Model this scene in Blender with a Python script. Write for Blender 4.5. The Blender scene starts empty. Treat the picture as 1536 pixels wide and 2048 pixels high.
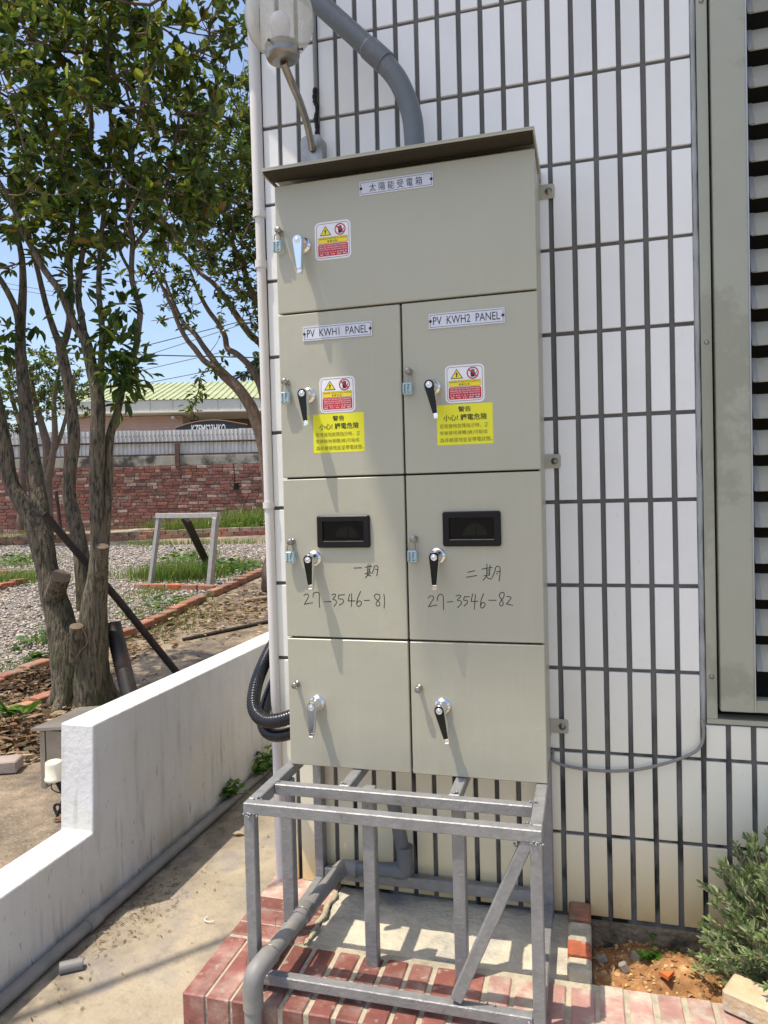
import bpy, math, random
import numpy as np
from mathutils import Vector, Matrix
random.seed(7); rng = np.random.default_rng(7)
sc = bpy.context.scene
COL = sc.collection
# ------------------------------------------------------------------ camera
CAM = np.array([0.1337, -2.1175, 1.3233]); YAW, PIT, ROL, FPX = 0.2679, -0.0214, -0.0254, 1450.0
_f = np.array([-math.sin(YAW)*math.cos(PIT), math.cos(YAW)*math.cos(PIT), math.sin(PIT)])
_r0 = np.array([math.cos(YAW), math.sin(YAW), 0.0]); _u0 = np.cross(_r0, _f)
_r = math.cos(ROL)*_r0 + math.sin(ROL)*_u0; _u = -math.sin(ROL)*_r0 + math.cos(ROL)*_u0
cd = bpy.data.cameras.new("camera"); cam = bpy.data.objects.new("camera", cd); COL.objects.link(cam)
cd.sensor_fit = 'VERTICAL'; cd.sensor_height = 36.0; cd.lens = FPX/2048*36.0
cd.clip_start = 0.02; cd.clip_end = 2000
M = Matrix.Identity(4)
for i in range(3):
    M[i][0] = _r[i]; M[i][1] = _u[i]; M[i][2] = -_f[i]; M[i][3] = CAM[i]
cam.matrix_world = M
sc.camera = cam
# ------------------------------------------------------------------ light
SUNV = Vector((0.28, 0.207, -1.0)).normalized()       # direction the light travels
world = bpy.data.worlds.new("World"); sc.world = world; world.use_nodes = True
nt = world.node_tree; bg = nt.nodes['Background']
sky = nt.nodes.new('ShaderNodeTexSky'); sky.sky_type = 'NISHITA'; sky.sun_disc = False
sky.sun_elevation = math.asin(-SUNV.z); sky.sun_rotation = math.atan2(-SUNV.x, -SUNV.y)
sky.air_density = 1.0; sky.dust_density = 2.6; sky.ozone_density = 1.0; sky.altitude = 50
nt.links.new(sky.outputs[0], bg.inputs[0]); bg.inputs[1].default_value = 0.15
sd = bpy.data.lights.new("sun", 'SUN'); sun = bpy.data.objects.new("sun", sd); COL.objects.link(sun)
sd.energy = 3.2; sd.angle = math.radians(0.53); sd.color = (1.0, 0.89, 0.72)
sun.rotation_euler = SUNV.to_track_quat('-Z', 'Y').to_euler(); sun.location = (0, 0, 20)
sc.view_settings.view_transform = 'Standard'; sc.view_settings.look = 'None'
sc.view_settings.gamma = 1.0; sc.view_settings.use_curve_mapping = False
sc.view_settings.exposure = 0.66
sc.render.engine = 'CYCLES'
sc.cycles.max_bounces = 8; sc.cycles.transparent_max_bounces = 12

# ------------------------------------------------------------------ rays through the photograph, met with real surfaces
def ray(px, py): return _f + (px-768)/FPX*_r - (py-1024)/FPX*_u
def PY(px, py, y): d = ray(px, py); return Vector(CAM + d*((y-CAM[1])/d[1]))
def PZ(px, py, z): d = ray(px, py); return Vector(CAM + d*((z-CAM[2])/d[2]))
def PX(px, py, x): d = ray(px, py); return Vector(CAM + d*((x-CAM[0])/d[0]))
def PV(px, py, A, B):
    n = np.array([-(B[1]-A[1]), B[0]-A[0], 0.0]); d = ray(px, py)
    return Vector(CAM + d*(np.dot(np.array([A[0], A[1], 0])-CAM, n)/np.dot(d, n)))
def H(y):
    t = min(max(y-1.2, 0.0), 13.5); return 0.06*t
def PG(px, py):
    d = ray(px, py); t = 0.5
    for _ in range(6000):
        X = CAM + d*t
        if X[2] < H(X[1]): break
        t *= 1.0015
    return Vector((X[0], X[1], H(X[1])))
V = Vector
# ------------------------------------------------------------------ materials
MAT = {}
def mat(name, col, rough=0.6, metal=0.0, var=0.12, scale=6.0, bump=0.0, bscale=80.0, spec=0.5, col2=None, c2scale=None, c2lo=0.5, c2hi=0.62,
        coat=0.0, space='pos', rnd=0.0, stretch=None, trans=0.0):
    if name in MAT: return MAT[name]
    m = bpy.data.materials.new(name); m.use_nodes = True; N = m.node_tree.nodes; L = m.node_tree.links
    b = N['Principled BSDF']; b.inputs['Roughness'].default_value = rough; b.inputs['Metallic'].default_value = metal
    b.inputs['Specular IOR Level'].default_value = spec; b.inputs['Coat Weight'].default_value = coat
    if space == 'pos': src = N.new('ShaderNodeNewGeometry').outputs['Position']
    else: src = N.new('ShaderNodeTexCoord').outputs['Object']
    if rnd:
        oi = N.new('ShaderNodeObjectInfo')
        ad = N.new('ShaderNodeVectorMath'); ad.operation = 'MULTIPLY_ADD'
        cx = N.new('ShaderNodeCombineXYZ'); L.new(oi.outputs['Random'], cx.inputs[0]); L.new(oi.outputs['Random'], cx.inputs[2])
        L.new(cx.outputs[0], ad.inputs[0]); ad.inputs[1].default_value = (37, 11, 53); L.new(src, ad.inputs[2]); src = ad.outputs[0]
    if stretch:
        vm = N.new('ShaderNodeVectorMath'); vm.operation = 'MULTIPLY'; vm.inputs[1].default_value = stretch; L.new(src, vm.inputs[0]); src2 = vm.outputs[0]
    else: src2 = src
    nz = N.new('ShaderNodeTexNoise'); nz.inputs['Scale'].default_value = scale; nz.inputs['Detail'].default_value = 6; nz.inputs['Roughness'].default_value = 0.6
    L.new(src2, nz.inputs['Vector'])
    rp = N.new('ShaderNodeMapRange'); rp.inputs['From Min'].default_value = 0.3; rp.inputs['From Max'].default_value = 0.7
    rp.inputs['To Min'].default_value = 1-var; rp.inputs['To Max'].default_value = 1+var; L.new(nz.outputs['Fac'], rp.inputs['Value'])
    cur = rp.outputs[0]
    if rnd:
        r2 = N.new('ShaderNodeMapRange'); r2.inputs['To Min'].default_value = 1-rnd; r2.inputs['To Max'].default_value = 1+rnd; L.new(oi.outputs['Random'], r2.inputs['Value'])
        mm = N.new('ShaderNodeMath'); mm.operation = 'MULTIPLY'; L.new(cur, mm.inputs[0]); L.new(r2.outputs[0], mm.inputs[1]); cur = mm.outputs[0]
    base = N.new('ShaderNodeMix'); base.data_type = 'RGBA'; base.inputs[0].default_value = 0
    base.inputs[6].default_value = (*col, 1); base.inputs[7].default_value = (*(col2 or col), 1)
    if col2:
        n2 = N.new('ShaderNodeTexNoise'); n2.inputs['Scale'].default_value = c2scale or scale*2; n2.inputs['Detail'].default_value = 7; n2.inputs['Roughness'].default_value = 0.65
        L.new(src2, n2.inputs['Vector'])
        m2 = N.new('ShaderNodeMapRange'); m2.inputs['From Min'].default_value = c2lo; m2.inputs['From Max'].default_value = c2hi; L.new(n2.outputs['Fac'], m2.inputs['Value'])
        L.new(m2.outputs[0], base.inputs[0])
    mul = N.new('ShaderNodeVectorMath'); mul.operation = 'SCALE'; L.new(base.outputs[2], mul.inputs[0]); L.new(cur, mul.inputs['Scale'])
    L.new(mul.outputs[0], b.inputs['Base Color'])
    if bump:
        nb = N.new('ShaderNodeTexNoise'); nb.inputs['Scale'].default_value = bscale; nb.inputs['Detail'].default_value = 5; L.new(src2 if stretch else src, nb.inputs['Vector'])
        bp = N.new('ShaderNodeBump'); bp.inputs['Strength'].default_value = min(1.0, bump); bp.inputs['Distance'].default_value = 0.6/bscale; L.new(nb.outputs['Fac'], bp.inputs['Height'])
        L.new(bp.outputs[0], b.inputs['Normal'])
    if trans:
        tr = N.new('ShaderNodeBsdfTranslucent'); L.new(mul.outputs[0], tr.inputs[0]); mx = N.new('ShaderNodeMixShader'); mx.inputs[0].default_value = trans
        L.new(b.outputs[0], mx.inputs[1]); L.new(tr.outputs[0], mx.inputs[2]); L.new(mx.outputs[0], N['Material Output'].inputs[0])
    m['_mul'] = 1; MAT[name] = m
    return m
def layer(m, col, zlo, zhi, nscale=10, amount=1.0, stretch=(1, 1, 1), nlo=0.35, nhi=0.65, axis=2):
    """a stain that fades with height above the ground and breaks up with noise"""
    N = m.node_tree.nodes; L = m.node_tree.links; b = N['Principled BSDF']; src = b.inputs['Base Color'].links[0].from_socket
    g = N.new('ShaderNodeNewGeometry'); sp = N.new('ShaderNodeSeparateXYZ'); L.new(g.outputs['Position'], sp.inputs[0])
    mr = N.new('ShaderNodeMapRange'); mr.interpolation_type = 'SMOOTHSTEP'; mr.inputs['From Min'].default_value = zlo; mr.inputs['From Max'].default_value = zhi
    mr.inputs['To Min'].default_value = amount; mr.inputs['To Max'].default_value = 0; L.new(sp.outputs[axis], mr.inputs['Value'])
    vm = N.new('ShaderNodeVectorMath'); vm.operation = 'MULTIPLY'; vm.inputs[1].default_value = stretch; L.new(g.outputs['Position'], vm.inputs[0])
    nz = N.new('ShaderNodeTexNoise'); nz.inputs['Scale'].default_value = nscale; nz.inputs['Detail'].default_value = 6; L.new(vm.outputs[0], nz.inputs['Vector'])
    nr = N.new('ShaderNodeMapRange'); nr.inputs['From Min'].default_value = nlo; nr.inputs['From Max'].default_value = nhi; L.new(nz.outputs['Fac'], nr.inputs['Value'])
    mu = N.new('ShaderNodeMath'); mu.operation = 'MULTIPLY'; L.new(mr.outputs[0], mu.inputs[0]); L.new(nr.outputs[0], mu.inputs[1])
    mx = N.new('ShaderNodeMix'); mx.data_type = 'RGBA'; L.new(mu.outputs[0], mx.inputs[0]); L.new(src, mx.inputs[6]); mx.inputs[7].default_value = (*col, 1)
    L.new(mx.outputs[2], b.inputs['Base Color'])
    return m
M_tile = mat('glazed_white_tile', (.80, .803, .795), rough=.28, var=.035, scale=5, bump=.06, bscale=12, rnd=.05)
layer(M_tile, (.80, .77, .60), 0.10, 1.15, 4, 1.0, (1, 1, .6), -.3, .2)
layer(M_tile, (.76, .62, .34), 0.02, 0.46, 7, 1.0, (1, 1, .5), -.1, .45)
layer(M_tile, (.58, .38, .15), 0.02, 0.26, 11, .9, (1, 1, .5), .3, .6)
layer(M_tile, (.22, .21, .2), 0.0, 2.9, 60, .5, (3, 3, .5), .67, .78)
M_joint = mat('grey_mortar_joint', (.135, .133, .13), rough=.9, var=.2, scale=9, bump=.4, bscale=120, stretch=(1, 1, .4))
layer(M_joint, (.012, .012, .013), .1, 1.15, 7, 1.0, (2.2, 1, .8), .48, .58)
M_base = mat('rough_house_base', (.24, .195, .13), rough=.95, var=.4, scale=14, bump=.8, bscale=40, col2=(.06, .055, .045), c2scale=9, c2lo=.56, c2hi=.68)
M_wall2 = mat('rendered_side_wall', (.6, .59, .56), rough=.85, var=.06, scale=3)
M_cab = mat('beige_grey_enamel', (.41, .40, .32), rough=.36, var=.035, scale=3, bump=.035, bscale=4, spec=.5)
layer(M_cab, (.47, .46, .40), -1, 4, 16, .35, (3.5, 1, .22), .52, .75)
layer(M_cab, (.20, .19, .15), -1, 4, 90, .6, (1, 1, 1), .74, .78)
layer(M_cab, (.55, .54, .5), -1, 4, 38, .5, (.35, 1, 2.5), .73, .78)
layer(M_cab, (.30, .27, .2), .5, .75, 30, .35, (1, 1, .3), .5, .75)
M_cabin = mat('cabinet_inside_dark', (.03, .03, .028), rough=.8)
M_chrome = mat('bright_chrome', (.82, .83, .85), rough=.08, metal=1, var=.02)
M_steel = mat('brushed_steel', (.33, .31, .28), rough=.33, metal=.9, var=.25, scale=20, bump=.1, bscale=80)
M_darkmirror = mat('painted_dark_reflection', (.008, .010, .009), rough=.2, var=.1, spec=.28)  # dark surroundings mirrored in the chrome levers, put into the colour
M_blackp = mat('black_plastic', (.010, .010, .012), rough=.4, var=.1, spec=.22)
M_conduitb = mat('black_corrugated_plastic', (.012, .013, .018), rough=.25, var=.2, scale=40)
M_white = mat('white_print', (.78, .79, .82), rough=.35, var=.01)
M_plate = mat('white_engraved_plate', (.62, .64, .72), rough=.3, var=.02)
M_ink = mat('black_print', (.012, .012, .016), rough=.5, var=.05)
M_marker = mat('black_marker_pen', (.01, .01, .012), rough=.4, var=.1)
M_red = mat('red_print', (.55, .012, .03), rough=.4, var=.03)
M_dred = mat('dark_red_print', (.22, .02, .05), rough=.4, var=.03)
M_yel = mat('yellow_print', (.85, .68, .02), rough=.4, var=.02)
M_lemon = mat('lemon_label_paper', (.76, .74, .02), rough=.45, var=.03)
M_lock = mat('pale_blue_padlock', (.36, .50, .55), rough=.4, var=.06, scale=60)
M_silver = mat('silver_painted_steel', (.265, .27, .28), rough=.45, metal=.3, var=.14, scale=30, bump=.3, bscale=120, col2=(.20, .203, .206), c2scale=40, c2lo=.52, c2hi=.78, stretch=(1, 1, 1))
layer(M_silver, (.13, .075, .04), -1, 3, 40, .7, (1, 1, 1), .70, .75)
layer(M_silver, (.5, .5, .5), -1, 3, 70, .4, (.5, 1, 1), .62, .72)
M_pvc = mat('grey_pvc', (.125, .14, .155), rough=.4, var=.08, scale=10, col2=(.2, .205, .21), c2scale=25, c2lo=.6, c2hi=.75)
M_pvcl = mat('dusty_grey_pvc', (.21, .21, .21), rough=.55, var=.12, scale=15, col2=(.3, .28, .24), c2scale=14, c2lo=.5, c2hi=.75)
M_pvcw = mat('white_pvc', (.66, .64, .63), rough=.5, var=.06, scale=8, col2=(.38, .32, .26), c2scale=9, c2lo=.62, c2hi=.8, stretch=(3, 3, .4))
M_lowwall = mat('white_painted_render', (.62, .625, .63), rough=.75, var=.05, scale=6, bump=.25, bscale=45)
layer(M_lowwall, (.58, .56, .42), .2, 1.2, 5, .35, (1, 1, 1), .5, .7)
layer(M_lowwall, (.40, .40, .385), 0.0, 0.9, 4, .5, (5, 5, .7), .50, .74)
layer(M_lowwall, (.16, .16, .14), -.3, 0.85, 13, .85, (2.2, 2.2, .28), .58, .72)
layer(M_lowwall, (.30, .28, .17), -.1, 0.8, 7, .6, (3, 3, .25), .66, .74)
layer(M_lowwall, (.46, .46, .43), -.3, 1.2, 3, .6, (1, 1, .8), .42, .7)
layer(M_lowwall, (.22, .21, .18), -.3, 2, 90, .5, (1, 1, 1), .66, .74)
layer(M_lowwall, (.33, .29, .21), 0.0, .2, 9, .7, (1, 1, .6), .45, .7)
layer(M_lowwall, (.08, .08, .07), -.2, .75, 55, .8, (1, 1, .4), .66, .72)
M_conc = mat('beige_concrete', (.365, .315, .235), rough=.92, var=.22, scale=3.2, bump=.6, bscale=90, col2=(.25, .225, .19), c2scale=2.6, c2lo=.50, c2hi=.66)
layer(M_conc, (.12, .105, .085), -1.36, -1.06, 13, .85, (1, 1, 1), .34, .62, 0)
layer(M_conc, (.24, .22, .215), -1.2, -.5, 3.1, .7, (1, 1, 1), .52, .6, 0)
layer(M_conc, (.47, .43, .34), -1, 1, 6, .6, (1, 1, 1), .56, .66)
layer(M_conc, (.18, .15, .12), -1, 1, 32, .6, (1, 1, 1), .53, .68)
layer(M_conc, (.13, .11, .09), -1, 1, 70, .5, (1, 1, 1), .66, .74)
M_dirt = mat('rough_ground', (.27, .215, .15), rough=.95, var=.35, scale=9, bump=1, bscale=60, col2=(.13, .105, .08), c2scale=2.2, c2lo=.42, c2hi=.62)
layer(M_dirt, (.44, .38, .29), -1, 30, 75, .8, (1, 1, 1), .6, .7)
layer(M_dirt, (.08, .065, .05), -1, 30, 55, .7, (1, 1, 1), .58, .68)
M_soil = mat('orange_soil', (.30, .15, .06), rough=.95, var=.4, scale=18, bump=.9, bscale=60, col2=(.44, .29, .14), c2scale=30, c2lo=.52, c2hi=.66)
M_gravel = mat('gravel_bed', (.17, .15, .13), rough=.95, var=.45, scale=30, bump=1, bscale=60)
ST = [mat('gravel_stone_%s' % n, c, rough=.85, var=.15, scale=30) for n, c in (('pale', (.46, .42, .37)), ('pink', (.36, .295, .25)), ('grey', (.28, .265, .25)), ('dark', (.17, .15, .14)))]
M_brick = mat('glazed_red_brick', (.215, .078, .064), rough=.5, var=.22, scale=14, bump=.25, bscale=60, rnd=.2, col2=(.345, .235, .20), c2scale=8, c2lo=.46, c2hi=.70)
layer(M_brick, (.42, .38, .31), -.1, .5, 34, .8, (1, 1, 1), .60, .68)
layer(M_brick, (.09, .04, .035), -.1, .3, 20, .6, (1, 1, 1), .58, .70)
M_brickp = mat('mortar_smeared_brick', (.44, .25, .22), rough=.8, var=.2, scale=14, bump=.4, bscale=60, rnd=.15, col2=(.5, .44, .36), c2scale=12, c2lo=.45, c2hi=.6)
M_brickk = mat('weathered_kerb_brick', (.33, .14, .085), rough=.9, var=.35, scale=9, bump=.6, bscale=50, rnd=.25, col2=(.22, .17, .13), c2scale=8, c2lo=.48, c2hi=.62)
M_bricko = mat('orange_brick', (.40, .11, .05), rough=.85, var=.25, scale=14, bump=.4, bscale=60, col2=(.38, .34, .28), c2scale=16, c2lo=.55, c2hi=.62)
WB = [mat('old_wall_brick_%s' % n, c, rough=.92, var=.3, scale=7, bump=.6, bscale=40, rnd=.25, col2=c2, c2scale=5, c2lo=.5, c2hi=.68) for n, c, c2 in
      (('red', (.27, .105, .08), (.21, .13, .11)), ('brown', (.2, .09, .075), (.34, .25, .21)), ('pale', (.34, .23, .19), (.44, .39, .34)))]
for m_ in WB: layer(m_, (.16, .13, .07), .6, 1.15, 4, .9, (1, 1, 1), .4, .6)
M_limemortar = mat('old_lime_mortar', (.32, .27, .23), rough=.95, var=.4, scale=8, bump=.5, bscale=40)
M_plmortar = mat('pale_brick_mortar', (.43, .39, .30), rough=.95, var=.25, scale=22, bump=.7, bscale=70, col2=(.2, .19, .15), c2scale=11, c2lo=.55, c2hi=.7)
M_slab = mat('plinth_concrete', (.56, .52, .42), rough=.9, var=.18, scale=9, bump=.6, bscale=50, col2=(.30, .30, .29), c2scale=6, c2lo=.5, c2hi=.66)
layer(M_slab, (.14, .13, .11), -1, 1, 30, .6, (1, 1, 1), .6, .72)
M_bark = mat('grooved_bark', (.155, .128, .092), rough=.95, var=.4, scale=16, bump=.9, bscale=26, col2=(.04, .034, .024), c2scale=24, c2lo=.48, c2hi=.60, stretch=(2.8, 2.8, .5))
layer(M_bark, (.07, .075, .03), .0, 1.3, 9, .7, (1, 1, 1), .42, .6)
M_bark2 = mat('smooth_grey_bark', (.16, .115, .085), rough=.9, var=.4, scale=20, bump=.6, bscale=40, stretch=(2, 2, .7))
M_cut = mat('sawn_wood', (.13, .095, .065), rough=.8, var=.15, scale=30)
M_darkwood = mat('dark_weathered_timber', (.035, .027, .022), rough=.85, var=.4, scale=20, bump=.5, bscale=60)
M_wood = mat('grey_brown_timber', (.28, .22, .16), rough=.9, var=.3, scale=20, stretch=(1, 1, 1))
def leafset(tag, cols, tr=.35, rough=.35):
    return [mat('%s_leaf_%s' % (tag, n), c, rough=rough, var=.25, scale=3, trans=tr) for n, c in cols]
L_osm = leafset('osmanthus', (('deep', (.045, .085, .018)), ('mid', (.085, .15, .022)), ('olive', (.125, .165, .025)), ('lime', (.26, .31, .04)), ('old', (.26, .17, .03))), tr=.45)
L_lush = leafset('weed', (('deep', (.045, .12, .015)), ('mid', (.085, .19, .022)), ('light', (.19, .30, .04))), tr=.45)
L_grass = leafset('grass', (('green', (.10, .19, .025)), ('light', (.2, .28, .045)), ('straw', (.34, .29, .12))), tr=.5)
L_sage = leafset('sage', (('grey', (.31, .38, .20)), ('green', (.26, .36, .13)), ('pale', (.44, .49, .30)), ('deep', (.14, .21, .07))), tr=.35, rough=.6)
L_far = leafset('far', (('deep', (.02, .045, .018)), ('mid', (.04, .08, .025)), ('light', (.1, .14, .03))), tr=.3)
L_dry = leafset('dry', (('tan', (.28, .195, .105)), ('brown', (.10, .064, .036)), ('pale', (.46, .36, .23)), ('rust', (.19, .10, .05))), tr=.15, rough=.8)
M_winframe = mat('olive_grey_aluminium', (.37, .375, .305), rough=.5, metal=.1, var=.04, scale=6, col2=(.31, .312, .245), c2scale=1.6, c2lo=.52, c2hi=.55)
M_blade = mat('pale_louvre_aluminium', (.30, .30, .25), rough=.55, metal=0, spec=.3, var=.05, scale=10, col2=(.38, .39, .36), c2scale=16, c2lo=.6, c2hi=.7)
M_alum = mat('bare_aluminium_edge', (.45, .46, .47), rough=.35, metal=.5, var=.08)
M_seal = mat('grey_sealant', (.33, .35, .36), rough=.6, var=.25, scale=30, bump=.6, bscale=60, col2=(.05, .04, .035), c2scale=26, c2lo=.66, c2hi=.7, stretch=(1, 1, .4))
M_clip = mat('grey_blade_clip', (.21, .215, .215), rough=.5, metal=0, var=.1, scale=30, stretch=(6, 1, 1))
M_dark = mat('dark_room', (.012, .011, .01), rough=.9)
M_wire = mat('grey_cable_sheath', (.24, .24, .23), rough=.6, var=.1)
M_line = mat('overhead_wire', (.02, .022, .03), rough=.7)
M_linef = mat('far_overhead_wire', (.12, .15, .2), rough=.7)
M_sheet = mat('galvanised_sheet', (.66, .66, .64), rough=.5, metal=.1, var=.14, scale=3, col2=(.42, .39, .35), c2scale=6, c2lo=.5, c2hi=.7, stretch=(2, 2, .4))
M_rust = mat('rusty_steel', (.075, .045, .035), rough=.85, var=.3, scale=10)
M_redpost = mat('red_brown_post', (.13, .07, .055), rough=.8, var=.25)
M_cap = mat('stained_concrete_cap', (.36, .34, .29), rough=.9, var=.2, scale=4, col2=(.07, .065, .055), c2scale=1.1, c2lo=.52, c2hi=.62)
M_roof = mat('pale_green_roof_sheet', (.36, .40, .19), rough=.5, var=.1, scale=2, col2=(.42, .44, .26), c2scale=.8)
M_fascia = mat('cream_fascia', (.62, .61, .53), rough=.7, var=.05, scale=2)
M_pink = mat('pinkish_cladding', (.55, .41, .37), rough=.8, var=.08, scale=2)
M_brown = mat('brown_wall', (.13, .08, .06), rough=.8, var=.1)
M_sign = mat('dark_sign_board', (.02, .025, .03), rough=.5)
M_cream = mat('cream_plastic', (.75, .70, .56), rough=.4, var=.03)
M_globe = bpy.data.materials.new('milky_clear_globe'); M_globe.use_nodes = True
def _globe(m, t_fac, col, rough, emi=None):
    N = m.node_tree.nodes; L = m.node_tree.links; b = N['Principled BSDF']; b.inputs['Base Color'].default_value = (*col, 1); b.inputs['Roughness'].default_value = rough
    t = N.new('ShaderNodeBsdfTransparent'); mx = N.new('ShaderNodeMixShader'); g = N.new('ShaderNodeNewGeometry')
    nz = N.new('ShaderNodeTexNoise'); nz.inputs['Scale'].default_value = 9; vm = N.new('ShaderNodeVectorMath'); vm.operation = 'MULTIPLY'; vm.inputs[1].default_value = (3, 3, .4)
    L.new(g.outputs['Position'], vm.inputs[0]); L.new(vm.outputs[0], nz.inputs['Vector'])
    mr = N.new('ShaderNodeMapRange'); mr.inputs['From Min'].default_value = .35; mr.inputs['From Max'].default_value = .7; mr.inputs['To Min'].default_value = t_fac+.1; mr.inputs['To Max'].default_value = t_fac-.15
    L.new(nz.outputs['Fac'], mr.inputs['Value']); lw = N.new('ShaderNodeLayerWeight'); lw.inputs[0].default_value = .35; iv = N.new('ShaderNodeMath'); iv.operation = 'SUBTRACT'; iv.inputs[0].default_value = 1.0; L.new(lw.outputs['Facing'], iv.inputs[1])
    mu = N.new('ShaderNodeMath'); mu.operation = 'MULTIPLY'; L.new(mr.outputs[0], mu.inputs[0]); L.new(iv.outputs[0], mu.inputs[1]); L.new(mu.outputs[0], mx.inputs[0])
    L.new(b.outputs[0], mx.inputs[1]); L.new(t.outputs[0], mx.inputs[2]); L.new(mx.outputs[0], N['Material Output'].inputs[0])
_globe(M_globe, .76, (.62, .62, .56), .12)
M_glass = bpy.data.materials.new('meter_window_glass'); M_glass.use_nodes = True
def _pane(m):
    N = m.node_tree.nodes; L = m.node_tree.links
    t = N.new('ShaderNodeBsdfTransparent'); t.inputs[0].default_value = (.75, .77, .75, 1); g = N.new('ShaderNodeBsdfGlossy'); g.inputs['Roughness'].default_value = .02
    fr = N.new('ShaderNodeFresnel'); fr.inputs[0].default_value = 1.25; mx = N.new('ShaderNodeMixShader')
    L.new(fr.outputs[0], mx.inputs[0]); L.new(t.outputs[0], mx.inputs[1]); L.new(g.outputs[0], mx.inputs[2]); L.new(mx.outputs[0], N['Material Output'].inputs[0])
_pane(M_glass)

# ------------------------------------------------------------------ mesh building
class MB:
    def __init__(s): s.v = []; s.f = []; s.m = []; s.sm = []
    def add(s, vs, fs, m=0, smooth=False):
        o = len(s.v); s.v += [tuple(v) for v in vs]
        for f in fs: s.f.append(tuple(i+o for i in f)); s.m.append(m); s.sm.append(smooth)
    def box(s, x0, x1, y0, y1, z0, z1, bev=0.0, m=0):
        c = V(((x0+x1)/2, (y0+y1)/2, (z0+z1)/2)); s.obox(c, V((1, 0, 0)), V((0, 1, 0)), V((0, 0, 1)), abs(x1-x0)/2, abs(y1-y0)/2, abs(z1-z0)/2, bev, m)
    def obox(s, c, ax, ay, az, hx, hy, hz, bev=0.0, m=0):
        c = V(c); P = lambda a, b, d: c + ax*a + ay*b + az*d
        if bev <= 0:
            vs = [P(sx*hx, sy*hy, sz*hz) for sx in (-1, 1) for sy in (-1, 1) for sz in (-1, 1)]
            s.add(vs, [(0, 1, 3, 2), (4, 6, 7, 5), (0, 4, 5, 1), (2, 3, 7, 6), (0, 2, 6, 4), (1, 5, 7, 3)], m); return
        b = min(bev, hx*.49, hy*.49, hz*.49); vs = []; idx = {}
        for sx in (-1, 1):
            for sy in (-1, 1):
                for sz in (-1, 1):
                    for k in range(3):
                        d = [hx-b, hy-b, hz-b]; d[k] = (hx, hy, hz)[k]
                        idx[(sx, sy, sz, k)] = len(vs); vs.append(P(sx*d[0], sy*d[1], sz*d[2]))
        fs = []
        for k in range(3):
            i, j = [(1, 2), (2, 0), (0, 1)][k]
            for sg in (-1, 1):
                q = []
                for a, bb in ((-1, -1), (1, -1), (1, 1), (-1, 1)):
                    t = [0, 0, 0]; t[k] = sg; t[i] = a; t[j] = bb; q.append(idx[(*t, k)])
                fs.append(tuple(q if sg > 0 else q[::-1]))
        for k in range(3):                      # edges along axis k
            i, j = [(1, 2), (2, 0), (0, 1)][k]
            for a in (-1, 1):
                for bb in (-1, 1):
                    t0 = [0, 0, 0]; t1 = [0, 0, 0]; t0[k] = -1; t1[k] = 1; t0[i] = t1[i] = a; t0[j] = t1[j] = bb
                    q = [idx[(*t0, i)], idx[(*t1, i)], idx[(*t1, j)], idx[(*t0, j)]]
                    fs.append(tuple(q if a*bb < 0 else q[::-1]))
        for sx in (-1, 1):
            for sy in (-1, 1):
                for sz in (-1, 1):
                    q = [idx[(sx, sy, sz, k)] for k in range(3)]; fs.append(tuple(q if sx*sy*sz > 0 else q[::-1]))
        s.add(vs, fs, m)
    def tube(s, pts, rad, n=10, m=0, cap=True, smooth=True, wob=0.0):
        pts = [V(p) for p in pts]; K = len(pts)
        if not hasattr(rad, '__len__'): rad = [rad]*K
        T = [(pts[min(i+1, K-1)]-pts[max(i-1, 0)]).normalized() for i in range(K)]
        a = T[0].orthogonal().normalized(); vs = []
        for i in range(K):
            a = (a - T[i]*a.dot(T[i])); a = a.normalized() if a.length > 1e-6 else T[i].orthogonal().normalized(); b = T[i].cross(a)
            for k in range(n):
                w = 1 + (random.uniform(-wob, wob) if wob else 0); an = 2*math.pi*k/n
                vs.append(pts[i] + (a*math.cos(an) + b*math.sin(an))*rad[i]*w)
        fs = [(i*n+k, i*n+(k+1) % n, (i+1)*n+(k+1) % n, (i+1)*n+k) for i in range(K-1) for k in range(n)]
        s.add(vs, fs, m, smooth)
        if cap:
            s.add(vs[:n], [tuple(range(n))[::-1]], m); s.add(vs[-n:], [tuple(range(n))], m)
    def lathe(s, o, ax, prof, n=24, m=0, smooth=True):
        ax = V(ax).normalized(); a = ax.orthogonal().normalized(); b = ax.cross(a); o = V(o); vs = []
        for r, h in prof:
            for k in range(n):
                an = 2*math.pi*k/n; vs.append(o + ax*h + (a*math.cos(an)+b*math.sin(an))*max(r, 1e-5))
        fs = [(i*n+k, i*n+(k+1) % n, (i+1)*n+(k+1) % n, (i+1)*n+k) for i in range(len(prof)-1) for k in range(n)]
        s.add(vs, fs, m, smooth)
    def flat(s, pts, y, m=0):                   # polygon of (x,z) facing -y, counter-clockwise seen from the front
        s.add([(p[0], y, p[1]) for p in pts], [tuple(range(len(pts)))], m)
    def prism(s, pts, y0, y1, m=0):             # (x,z) outline pushed from y0 (front) to y1
        n = len(pts); vs = [(p[0], y0, p[1]) for p in pts] + [(p[0], y1, p[1]) for p in pts]
        s.add(vs, [tuple(range(n)), tuple(range(2*n-1, n-1, -1))] + [(i, i+n, (i+1) % n + n, (i+1) % n) for i in range(n)], m)
    def stroke(s, pts, y, w, m=0):              # ribbon of (x,z)
        pts = [V((p[0], 0, p[1])) for p in pts]; K = len(pts); vs = []
        for i in range(K):
            t = (pts[min(i+1, K-1)]-pts[max(i-1, 0)]).normalized(); nn = V((-t.z, 0, t.x))*w/2
            vs += [pts[i]+nn, pts[i]-nn]
        for v in vs: v.y = y
        s.add(vs, [(2*i+1, 2*i+3, 2*i+2, 2*i) for i in range(K-1)], m)
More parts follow.
